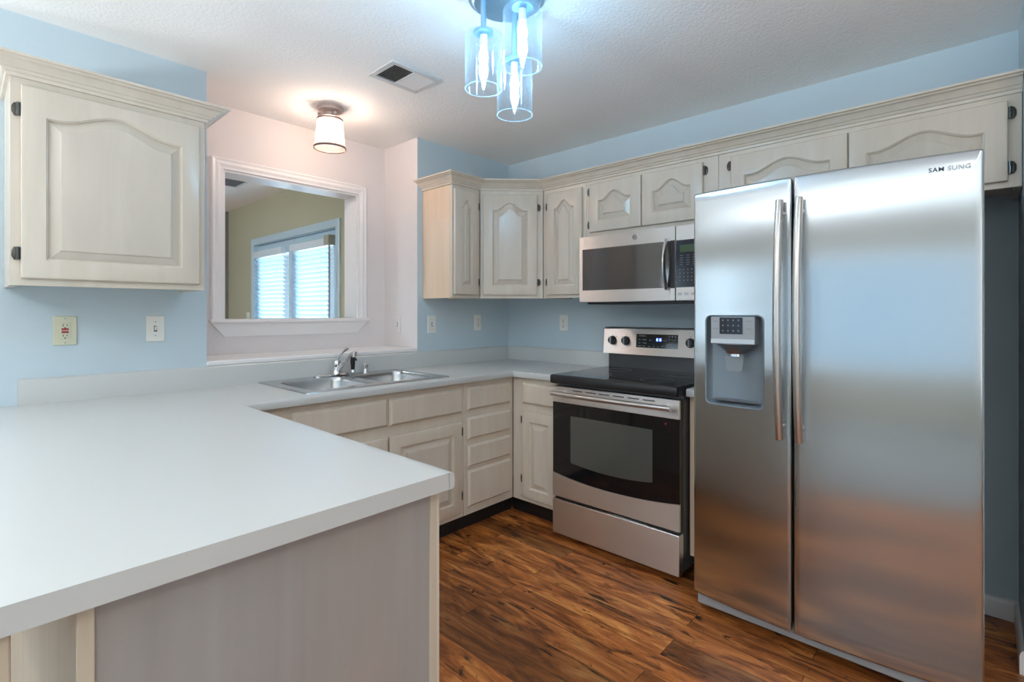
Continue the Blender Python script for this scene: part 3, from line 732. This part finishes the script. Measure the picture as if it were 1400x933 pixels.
# cooktop
mb = MB(); cp = rrect(-.690, -.055, -RY1 - .001, -RY0 + .001, .012, 4)
cc = lambda i, z: [(-.3725 + (u + .3725) * (1 - i / .3175), -1.3385 + (v + 1.3385) * (1 - i / .378), z) for u, v in cp]
mb.loft([cc(.010, .878), cc(.002, .882), cc(0, .888), cc(0, .920), cc(.003, .926), cc(.008, .928)], True, True, False)
mb.build('cooktop_frame', M['black'], t, smooth=40)
ck = MB(); ck.loft([cc(.0075, .9275), cc(.010, .929)], True, True, True); ck = ck.build('cooktop_glass', M['blackglass'], t, smooth=0)
for (bx, by, r) in ((-.52, -1.14, .105), (-.52, -1.53, .085), (-.24, -1.14, .075), (-.24, -1.53, .105)):
    mb = MB()
    for rr_ in (r, r * .62) if r > .1 else (r,): mb.lathe([(rr_ - .0022, 0), (rr_, 0), (rr_, .0003), (rr_ - .0022, .0003), (rr_ - .0022, 0)], (bx, by, .9291), n=48, cap=False)
    mb.build('burner_ring', M['burner'], ck, smooth=0)
# oven door
od0, od1 = .243, .862
def arc(a, b, v, sag, k=16): return [(a + (b - a) * i / k, v - sag * (1 - (2 * i / k - 1) ** 2)) for i in range(k + 1)]
a, b = RY0 + .002, RY1 - .002
dr = MB(); dr.fbox(fo, a, b, od0, od1, -.044, -.008); dr = dr.build('oven_door', M['black'], t, bevel=.002, seg=1)
MB().fbox(fo, a, b, .772, od1, -.012, .002).build('top_trim', M['steel_h'], dr, bevel=.002)
low = arc(a, b, .374, .030)
mb = MB(); poly = [(a, .770)] + low + [(b, .770)]
mb.loft([[fo.P(u, v, -.010) for u, v in poly], [fo.P(u, v, -.001) for u, v in poly]], True, True, True); mb.build('door_glass', M['blackglass'], dr, smooth=0)
poly = [(b, od0), (a, od0)] + arc(a, b, .373, .030)
mb = MB(); mb.loft([[fo.P(u, v, -.010) for u, v in poly], [fo.P(u, v, .002) for u, v in poly]], True, True, True); mb.build('bottom_trim', M['steel_h'], dr, smooth=0)
mb = MB(); poly = [(1.576, .704), (1.085, .704)] + arc(1.085, 1.576, .446, .018)
mb.loft([[fo.P(u, v, -.0012) for u, v in poly], [fo.P(u, v, .0006) for u, v in poly]], True, True, True); mb.build('oven_window', M['oven_win'], dr, smooth=0)
mb = MB()
for i in range(6): mb.fbox(fo, 1.10 + i * .085, 1.165 + i * .085, .843, .848, .0015, .0026)
mb.build('vent_slots', M['slot'], dr, smooth=0)
hp = [fo.P(.985 + .705 * i / 14, .826, .046 + .012 * math.sin(PI * i / 14)) for i in range(15)]
mb = MB(); mb.tube(hp, .0125, 14)
for u in (1.03, 1.645): mb.tube([fo.P(u, .826, 0), fo.P(u, .826, .048)], .010, 10)
mb.build('handle', M['nickel'], dr)
MB().fbox(fo, 1.640, 1.648, .738, .748, -.001, .0006).build('indicator_lamp', M['red'], dr)
d2 = MB().fbox(fo, a, b, .032, .226, -.044, .004).build('storage_drawer', M['steel_h'], t, bevel=.004)
MB().fbox(fo, a + .004, b - .004, .2265, .2425, -.044, -.022).build('drawer_gap', M['black'], t, smooth=0)
# back panel
mb = MB(); mb.box(-.085, -.030, -RY1 + .014, -RY0 - .012, .927, 1.020); mb.build('riser', M['riser'], t, smooth=0)
fp = FR((-.112, 0, 0), (0, -1, 0)); ba, bb = RY0 - .012, RY1 + .004
mb = MB()
pr = [(.004, 1.016), (0, 1.022), (-.012, 1.165), (-.018, 1.176), (-.080, 1.180), (-.080, 1.012)]
mb.loft([[fp.P(ba, v, n) for n, v in pr], [fp.P(bb, v, n) for n, v in pr]], True, True, True)
bp = mb.build('back_panel', M['steel_h'], t, smooth=30)
MB().fbox(fp, ba + .002, bb - .002, 1.1795, 1.184, -.080, -.016).build('top_cap', M['black'], t)
sl = lambda v: -(v - 1.022) / 143 * 12
def on_panel(u0, u1, v0, v1, e0, e1):
    p = [fp.P(u, v, sl(v) + e) for e in (e0, e1) for v in (v0, v1) for u in (u0, u1)]
    return p, [(0, 2, 3, 1), (4, 5, 7, 6), (0, 1, 5, 4), (2, 6, 7, 3), (0, 4, 6, 2), (1, 3, 7, 5)]
mb = MB(); mb.add(*on_panel(1.182, 1.452, 1.062, 1.145, -.004, .0012)); ds = mb.build('control_display', M['blackglass'], bp, smooth=0)
mb = MB()
for r_ in range(4):
    for c_ in range(3): mb.add(*on_panel(1.395 + c_ * .018, 1.404 + c_ * .018, 1.073 + r_ * .019, 1.080 + r_ * .019, .001, .0018))
for u, v, w in ((1.20, 1.133, .004), (1.206, 1.133, .038), (1.200, 1.110, .010), (1.225, 1.110, .026), (1.270, 1.108, .014), (1.200, 1.090, .010), (1.228, 1.090, .024), (1.194, 1.072, .022), (1.226, 1.072, .018), (1.265, 1.070, .012), (1.295, 1.070, .012), (1.322, 1.070, .012), (1.350, 1.074, .016), (1.355, 1.108, .022)):
    mb.add(*on_panel(u, u + w, v - .002, v + .002, .001, .0018))
mb.build('key_print', M['print_dim'], ds, smooth=0)
mb = MB()
for u in (1.316, 1.336):
    for v in (1.104, 1.113): mb.add(*on_panel(u, u + .012, v, v + .0075, .001, .0020))
mb.build('clock_digits', M['led_blue'], ds, smooth=0)
nrm = Vector(fp.P(0, 1.022, 0) - fp.P(0, 1.165, -.012)); nrm = fp.U.cross(-nrm).normalized()
for u in (1.013, 1.109, 1.528, 1.624):
    v = 1.100; c = fp.P(u, v, sl(v))
    kn = MB().lathe([(.028, -.001), (.028, .004), (.024, .008), (.022, .022), (.019, .025), (0, .025)], c, nrm, 28).build('knob', M['black'], bp)
    MB().fbox(FR(fp.P(0, 0, sl(v)), (0, -1, 0)), u - .0045, u + .0045, v - .021, v + .021, .024, .031).build('knob_grip', M['grey_plastic'], kn, bevel=.002)
    mk = MB()
    for w_ in (-50, 0, 50): mk.add(*on_panel(u + .036 * math.sin(R(w_)) - .002, u + .036 * math.sin(R(w_)) + .002, v + .036 * math.cos(R(w_)) - .002, v + .036 * math.cos(R(w_)) + .002, 0, .0008))
    mk.build('knob_marks', M['slot'], bp, smooth=0)

# ------------------------------------------------------------------ microwave
t = thing('microwave', 'over-the-range stainless microwave with dark glass door', 'microwave', (-.2, -1.34, 1.337))
my0, my1, mz0, mz1 = .964, 1.716, 1.338, 1.732
fm = FR((-.405, 0, 0), (0, -1, 0))
MB().box(-.385, -.002, -my1, -my0, mz0, mz1).build('body', M['steel_dark'], t, smooth=0)
mb = MB(); mb.box(-.36, -.06, -my1 + .03, -my0 - .03, mz0 - .012, mz0 + .001)
mb.build('grease_filter', M['black'], t, smooth=0)
dm = MB().fbox(fm, my0, 1.574, mz0, mz1 - .001, -.021, 0).build('door', M['steel_h'], t, bevel=.003)
MB().fbox(fm, .988, 1.565, 1.408, 1.654, -.004, .0015).build('door_window', M['mw_win'], dm, bevel=.001, seg=1)
MB().fbox(fm, 1.548, 1.572, 1.405, 1.656, -.003, .0025).build('handle_shadow_strip', M['black'], dm, smooth=0)
hp = [fm.P(1.531, 1.404 + .254 * i / 16, .012 + .034 * max(0, math.sin(PI * i / 16)) ** .7) for i in range(17)]
MB().tube(hp, .0155, 12, .62).build('handle', M['chrome'], dm)
lg = MB().lathe([(.017, 0), (.017, .0025), (.015, .0035), (.0148, .0028), (0, .0028)], fm.P(1.340, 1.696, -.0005), fm.Nn, 28).build('logo', M['chrome'], dm)
mb = MB()
for s in (-1, 1):
    mb.tube([fm.P(1.340 + s * .0045 + .0042 * math.cos(q_) , 1.696 + .0055 * math.sin(q_), .0030) for q_ in [R(40 + 300 * i / 14) for i in range(15)]], .0008, 6)
mb.tube([fm.P(1.340 + .0125 * math.cos(q_), 1.696 + .0125 * math.sin(q_), .0030) for q_ in [2 * PI * i / 28 for i in range(29)]], .0007, 6)
mb.build('logo_script', M['slot'], lg)
cp_ = MB().fbox(fm, 1.577, my1, mz0, mz1 - .001, -.021, 0).build('control_column', M['steel_h'], t, bevel=.003)
kp = MB().fbox(fm, 1.580, my1 - .004, 1.408, 1.654, -.004, .0015).build('control_panel', M['mw_panel'], cp_, smooth=0)
MB().fbox(fm, 1.600, 1.690, 1.590, 1.628, .001, .002).build('clock_display', M['led_green'], kp, smooth=0)
mb = MB()
for r_ in range(4):
    for c_ in range(5): mb.fbox(fm, 1.598 + c_ * .021, 1.604 + c_ * .021, 1.440 + r_ * .019, 1.446 + r_ * .019, .001, .0019)
mb.build('keypad_print', M['print_dim'], kp, smooth=0)
mb = MB()
for r_ in range(5):
    for c_ in range(3): mb.fbox(fm, 1.600 + c_ * .034, 1.618 + c_ * .034, 1.524 + r_ * .012, 1.5265 + r_ * .012, .001, .0019)
mb.build('key_print', M['print_dim'], kp, smooth=0)
mb = MB()
for c_ in range(3):
    for i in range(4): mb.fbox(fm, 1.588 + c_ * .036 + i * .0058, 1.5925 + c_ * .036 + i * .0058, 1.366, 1.380, -.001, .0006)
mb.build('button_print', M['print'], cp_, smooth=0)

# ------------------------------------------------------------------ refrigerator
t = thing('refrigerator', 'side-by-side stainless refrigerator with ice and water dispenser', 'refrigerator', (-.42, -2.308, 0))
FA, FB, FS = 1.853, 2.764, 2.2425; fc_, fh = (FA + FB) / 2, (FB - FA) / 2
def fxx(u): return -.830 - .035 * (1 - ((u - fc_) / fh) ** 2)
MB().box(-.765, -.06, -FB + .012, -FA - .012, .035, 1.736).build('body', M['fridge_side'], t, bevel=.004)
mb = MB()
for a in (-.72, -.12):
    for b in (FA + .06, FB - .06): mb.lathe([(.02, 0), (.02, .04)], (a, -b, 0), n=12)
mb.build('foot', M['black'], t)
MB().box(-.800, -.765, -FB + .005, -FA - .005, .030, .080).build('kick_plate', M['grey_plastic'], t, bevel=.006, seg=3)
def fdoor(name, u0, u1, z0, z1, hole=None, n=14):
    mb = MB(); kk = 8
    out = rrect(u0, u1, z0, z1, .010, kk)
    def front(p, i=0): return [Vector((fxx(u) + i, -u, z)) for u, z in p]
    ins = lambda d: rrect(u0 + d, u1 - d, z0 + d, z1 - d, max(.002, .010 - d), kk)
    if hole is None: tgt = rrect((u0 + u1) / 2 - .02, (u0 + u1) / 2 + .02, (z0 + z1) / 2 - .02, (z0 + z1) / 2 + .02, .01, kk)
    else: tgt = rrect(*hole, .022, kk)
    st_ = ins(.008); rings = [[Vector((-.775, -u, z)) for u, z in ins(.002)], [Vector((-.778, -u, z)) for u, z in out], front(out, .008), front(ins(.002), .003), front(ins(.005), .0008), front(st_)]
    # resample long straight edges evenly so that the bowed face stays smooth
    for i in range(1, n + 1):
        f = i / n; rings.append(front([(a[0] + (b[0] - a[0]) * f, a[1] + (b[1] - a[1]) * f) for a, b in zip(st_, tgt)]))
    if hole is not None:
        rings.append(front([(a, b) for a, b in tgt], .004))
    mb.loft(rings, True, True, hole is None)
    return mb, tgt
def densify(p, m=10):
    out = []
    for i, a in enumerate(p):
        b = p[(i + 1) % len(p)]; d = math.hypot(b[0] - a[0], b[1] - a[1]); q_ = m if d > .03 else 1
        for j in range(q_): out.append((a[0] + (b[0] - a[0]) * j / q_, a[1] + (b[1] - a[1]) * j / q_))
    return out
_rr = rrect
def rrect_d(w0, w1, h0, h1, r, k=5):
    # every rounded rectangle of a door gets the same number of points along its straight edges
    p = _rr(w0, w1, h0, h1, r, k); out = []; c = k + 1
    for i, a in enumerate(p):
        b = p[(i + 1) % len(p)]; q_ = 12 if (i % c) == k else 1
        for j in range(q_): out.append((a[0] + (b[0] - a[0]) * j / q_, a[1] + (b[1] - a[1]) * j / q_))
    return out
rrect = rrect_d
HO = (1.911, 2.140, .900, 1.262)
mb, tgt = fdoor('freezer_door', FA, FS - .004, .088, 1.780, HO)
fz = mb.build('freezer_door', M['steel_v'], t, smooth=40)
mb, _ = fdoor('fridge_door', FS + .004, FB, .088, 1.780)
rd = mb.build('refrigerator_door', M['steel_v'], t, smooth=40)
# dispenser
def dring(d, depth, ex=0):
    p = rrect(HO[0] + d, HO[1] - d, HO[2] + d, HO[3] - d, max(.008, .022 - d), 8)
    return [Vector((fxx(u) + depth(u, z), -u, z)) for u, z in p]
hc = (HO[0] + HO[1]) / 2; hw = (HO[1] - HO[0]) / 2
mb = MB()
bow = lambda u, z: .030 + .034 * (1 - ((u - hc) / hw) ** 2)
mb.loft([dring(-.004, lambda u, z: -.0012), dring(-.001, lambda u, z: -.004), dring(.002, lambda u, z: -.002), dring(.003, lambda u, z: .006), dring(.006, lambda u, z: .030), dring(.014, bow)], True, False, False)
last = dring(.014, bow)
ctr = [Vector((fxx(hc) + .080, -(hc + (p.y * -1 - hc) * .1), 1.08 + (p.z - 1.08) * .1)) for p in last]
steps = []
for i in range(0, 9):
    f = i / 8
    ring = []
    for p in last:
        u = hc + (-p.y - hc) * (1 - f * .9); z = 1.08 + (p.z - 1.08) * (1 - f * .9)
        ring.append(Vector((fxx(u) + bow(u, z), -u, z)))
    steps.append(ring)
mb.loft(steps, True, False, True)
dp = mb.build('dispenser', M['recess'], fz, smooth=50)
dp['label'] = 'blue-grey ice and water dispenser recess'
rrect = _rr
MB().box(-.868, -.800, -2.112, -1.942, 1.150, 1.259).build('dispenser_console', M['grey_plastic'], fz, bevel=.003)
con = MB().box(-.8695, -.866, -2.1115, -1.9425, 1.152, 1.170).build('console_lip', plain('console_lip_silver', (.62, .64, .66), .3, .8), fz)
scn = MB().box(-.8700, -.866, -2.067, -1.978, 1.190, 1.256).build('dispenser_screen', M['mw_panel'], fz, smooth=0)
mb = MB()
for c_ in range(4):
    for r_ in (0, 1, 2): mb.box(-.8706, -.8695, -(1.989 + c_ * .020) - .005, -(1.989 + c_ * .020), 1.200 + r_ * .021, 1.206 + r_ * .021)
mb.build('console_icons', M['print_dim'], fz, smooth=0)
for u in (1.952, 2.081):
    mb = MB()
    for z in (1.210, 1.240): mb.box(-.8686, -.8675, -u - .018, -u, z, z + .0025)
    mb.build('console_print', M['print_dim'], fz, smooth=0)
mb = MB(); cxx = -.825
mb.lathe([(.075, 0), (.060, -.012), (.040, -.030), (.034, -.040)], (cxx, -2.027, 1.150), n=28, cap=True)
mb.build('ice_chute', M['steel_dark'], fz)
MB().lathe([(.030, 0), (.030, -.012), (.024, -.016)], (cxx, -2.027, 1.112), n=24).build('spout_ring', M['chrome'], fz)
mb = MB(); mb.loft([[(-.848, -2.027 - s * w, z) for s, w, z in ((-1, .036, 1.100), (1, .036, 1.100), (1, .030, 1.045), (.8, .030, 1.040), (-.8, .030, 1.040), (-1, .030, 1.045))], [(-.842, -2.027 - s * w, z) for s, w, z in ((-1, .036, 1.100), (1, .036, 1.100), (1, .030, 1.045), (.8, .030, 1.040), (-.8, .030, 1.040), (-1, .030, 1.045))]], True, True, True)
mb.build('paddle', M['flap'], fz, smooth=0)
mb = MB(); dt = [(-.835, -1.935), (-.835, -2.118), (-.800, -2.105), (-.788, -2.026), (-.800, -1.948)]
mb.loft([[(x, y, .916) for x, y in dt], [(x, y, .922) for x, y in dt]], True, True, True); mb.build('drip_tray', M['steel_dark'], fz, smooth=0)
# handles
for u, par in ((2.2045, fz), (2.2705, rd)):
    mb = MB(); zs = [.806 + .886 * i / 24 for i in range(25)]; s = -1 if par is fz else 1
    pts = [Vector((fxx(u) - .022 - .040 * max(0, math.sin(PI * (z - .806) / .886)) ** .8, -u - s * 0, z)) for z in zs]
    mb.tube(pts, [.0145] * 25, 14, .95)
    for z in (.85, 1.648): mb.tube([(fxx(u) + .004, -u, z), (fxx(u) - .028, -u, z)], .010, 10)
    mb.build('handle', M['nickel'], par)
def text(body, size, fr, u, v, n, mat, parent, name, space=1.0):
    c = bpy.data.curves.new(name, 'FONT'); c.body = body; c.size = size; c.extrude = .0006; c.space_character = space; c.offset = .0001
    c.materials.append(mat)
    tmp = bpy.data.objects.new(name, c); COL.objects.link(tmp)
    me = bpy.data.meshes.new_from_object(tmp.evaluated_get(bpy.context.evaluated_depsgraph_get()))
    bpy.data.objects.remove(tmp); bpy.data.curves.remove(c)
    o = bpy.data.objects.new(name, me); COL.objects.link(o)
    if not me.materials: me.materials.append(mat)
    mt = fr.mat(u, v, n); mt.translation = mt.translation - OFF[parent.name]
    o.parent = parent; o.matrix_local = mt; return o
dirv = Vector((fxx(2.72) - fxx(2.63), -.09, 0)).normalized()
fl = FR((fxx(2.632), -2.632, 0), dirv)
text('SAM', .0195, fl, 0, 1.724, .0012, M['ink'], rd, 'logo_letters', 1.12)
text('SUNG', .0195, fl, .0475, 1.724, .0022, M['glare_pale'], rd, 'pale_logo_letters', 1.12)
mb = MB()
for u in (FA + .05, FB - .05): mb.box(-.80, -.72, -u - .03, -u + .03, 1.736, 1.762)
mb.build('top_hinge', M['fridge_side'], t, bevel=.006)

# ------------------------------------------------------------------ ceiling vent, lamps
def register(x0, x1, y0, y1, label, lm=None):
    t = thing('ceiling_vent', label, 'air vent', ((x0 + x1) / 2, (y0 + y1) / 2, CZ), 'ceiling air vents')
    mb = MB(); w = .028; z0 = CZ - .010
    for a in ((x0, x1, y0, y0 + w), (x0, x1, y1 - w, y1), (x0, x0 + w, y0 + w, y1 - w), (x1 - w, x1, y0 + w, y1 - w)): mb.box(a[0], a[1], a[2], a[3], z0, CZ - .0005)
    xm_ = (x0 + x1) / 2; mb.box(xm_ - .004, xm_ + .004, y0 + w, y1 - w, z0, CZ - .001)
    mb.build('frame', M['vent'], t, bevel=.003)
    MB().box(x0 + w, x1 - w, y0 + w, y1 - w, CZ - .0012, CZ - .0004).build('duct_opening', M['slot'], t, smooth=0)
    for s, (a, b) in ((-1, (x0 + w, xm_ - .004)), (1, (xm_ + .004, x1 - w))):
        mb = MB(); x = a + .006
        while x < b - .004:
            d = .0075
            p0, p1 = (x - s * d * .55, CZ - .0015), (x + s * d * .75, CZ - .0095)
            mb.add([(p0[0], y0 + w, p0[1]), (p1[0], y0 + w, p1[1]), (p1[0], y1 - w, p1[1]), (p0[0], y1 - w, p0[1]),
                    (p0[0] + .001, y0 + w, p0[1]), (p1[0] + .001, y0 + w, p1[1]), (p1[0] + .001, y1 - w, p1[1]), (p0[0] + .001, y1 - w, p0[1])],
                   [(0, 1, 2, 3), (7, 6, 5, 4), (0, 4, 5, 1), (1, 5, 6, 2), (2, 6, 7, 3), (3, 7, 4, 0)])
            x += .0105
        mb.build('louvres', lm or M['vent'], t, smooth=0)
register(-1.602, -1.316, -.772, -.555, 'white two-way air vent in the kitchen ceiling')
register(-1.62, -1.20, 1.98, 2.32, 'dark slotted air vent in the dining room ceiling seen through the pass-through', plain('shade_grey_louvres', (.16, .17, .18), .6))  # dark seen between tilted slats is put into the louvre colour

def shade_lamp(c, ztop, zbot, r, canz, parent):
    x, y = c; n = 40
    arm = MB().lathe([(.010, 0), (.010, canz - ztop - .018)], (x, y, ztop + .018), n=14).build('stem', M['canopy'], parent)
    MB().lathe([(.036, 0), (.036, .006), (.026, .014), (.012, .020), (.010, .024)], (x, y, ztop + .002), n=24).build('socket_cup', M['canopy'], arm)
    MB().lathe([(.013, -.040), (.013, 0)], (x, y, ztop - .004), n=16).build('socket', plain('white_socket', (.8, .85, .88), .4), arm)
    mb = MB()
    mb.lathe([(.012, ztop), (r - .010, ztop), (r - .003, ztop - .004), (r, ztop - .012), (r, zbot + .002), (r - .0015, zbot), (r - .003, zbot + .002), (r - .003, ztop - .012), (r - .006, ztop - .0045), (.012, ztop - .004)], (x, y, 0), n=n, cap=False)
    gs = mb.build('glass_shade', M['seeded'], arm)
    MB().lathe([(r - .0035, zbot - .0005), (r + .0003, zbot - .0005), (r + .0003, zbot + .0015), (r - .0035, zbot + .0015), (r - .0035, zbot - .0005)], (x, y, 0), n=n, cap=False).build('rim_highlight', M['rim_glass'], arm)  # whitish ring added as the highlight along the shade's lower edge
    MB().lathe([(.007, 0), (.010, -.010), (.0155, -.028), (.017, -.040), (.0155, -.052), (.010, -.072), (.005, -.090), (.001, -.104)], (x, y, ztop - .044), n=20).build('bulb', M['bulb_cool'], arm)
t = thing('pendant_light', 'cluster ceiling light with three seeded glass cylinder shades', 'ceiling light', (-1.588, -1.471, CZ))
cam0 = Vector((-2.958, -2.759)); Fv = Vector((math.cos(TH), math.sin(TH))); Rv = Vector((math.sin(TH), -math.cos(TH)))
MB().lathe([(.140, 0), (.140, -.012), (.130, -.014), (.128, -.020), (.118, -.030), (.0, -.034)], (-1.588, -1.471, CZ), n=48).build('canopy', M['canopy'], t)
for D, lat, zt_, zb_ in ((1.85, -.103, 2.283, 2.084), (1.75, .036, 2.318, 2.117), (1.93, .010, 2.222, 2.021)):
    p = cam0 + Fv * D + Rv * lat
    shade_lamp((p.x, p.y), zt_, zb_, .0675, CZ - .028, t)
# assumed unseen box light, added as fill, on the ceiling of the adjoining room
t = thing('assumed_box_light', 'assumed long boxed ceiling light, unseen, added as fill in the adjoining room', 'ceiling light', (-4.35, -1.5, CZ))
MB().box(-4.52, -4.18, -2.65, -.35, 2.36, CZ - .0005).build('housing', M['trim'], t, bevel=.006)
mb = MB()
for q in ((-4.52, -4.505, -2.65, -.35), (-4.195, -4.18, -2.65, -.35), (-4.505, -4.195, -2.65, -2.635), (-4.505, -4.195, -.365, -.35)): mb.box(q[0], q[1], q[2], q[3], 2.335, 2.36)
mb.build('rim', M['trim'], t, smooth=0)
# unseen dome fill lights, added to brighten the kitchen and the dining room
for (dx, dy, rr_, lab) in ((-2.35, -3.75, .17, 'added round dome fill light, unseen, in the kitchen beside the alcove wall'), (-3.3, 1.9, .17, 'added round dome fill light, unseen, in the dining room')):
    t = thing('fill_light_dome', lab, 'ceiling light', (dx, dy, CZ), 'added dome fill lights')
    MB().lathe([(rr_ + .012, 0), (rr_ + .012, -.018), (rr_ - .02, -.022)], (dx, dy, CZ), n=36).build('base_ring', M['nickel'], t)
    MB().lathe([(rr_, -.018), (rr_ * .97, -.040), (rr_ * .8, -.070), (rr_ * .45, -.092), (0, -.10)], (dx, dy, CZ), n=36).build('glass_dome', M['fill_dome_cool'] if dy > 0 else M['fill_dome_glow'], t)
# flush lamp over the sink
lx, ly = -1.522, -.036
t = thing('flush_lamp', 'small warm flush ceiling lamp with a tapered pearl glass shade in front of the niche', 'ceiling light', (lx, ly, CZ))
MB().lathe([(.072, 0), (.072, -.010), (.066, -.014), (.064, -.022), (.052, -.026), (.030, -.030), (.028, -.052), (.040, -.056), (0, -.058)], (lx, ly, CZ), n=36).build('canopy', M['bronze'], t)
for k_ in range(3):
    q_ = 2 * PI * k_ / 3 + .5; ex, ey = math.cos(q_), math.sin(q_)
    MB().tube([(lx + ex * .03, ly + ey * .03, CZ - .044), (lx + ex * .050, ly + ey * .050, CZ - .044), (lx + ex * .058, ly + ey * .058, CZ - .046), (lx + ex * .066, ly + ey * .066, CZ - .046)], [.006, .008, .013, .008], 10).build('thumb_screw', M['bronze'], t)
MB().lathe([(.064, .003), (.064, 0), (.030, -.001)], (lx, ly, 2.375), n=32).build('shade_holder', M['bronze'], t)
sh = MB().lathe([(.030, 2.374), (.066, 2.372), (.070, 2.366), (.086, 2.208), (.083, 2.208), (.067, 2.363), (.030, 2.368)], (lx, ly, 0), n=40, cap=False).build('glass_shade', M['frost'], t)
mb = MB()
for r_, z in ((.0715, 2.366), (.0885, 2.209)): mb.lathe([(r_ - .003, z - .006), (r_, z - .005), (r_, z + .005), (r_ - .003, z + .006), (r_ - .005, z), (r_ - .003, z - .004)], (lx, ly, 0), n=40, cap=False)
mb.build('rim_band', M['band'], sh)
MB().lathe([(.013, 0), (.013, -.03)], (lx, ly, 2.384), n=16).build('socket', M['bronze'], t)
MB().lathe([(.010, 0), (.016, -.018), (.027, -.040), (.030, -.056), (.024, -.076), (.010, -.088), (0, -.090)], (lx, ly, 2.353), n=24).build('bulb', M['bulb_warm'], t)
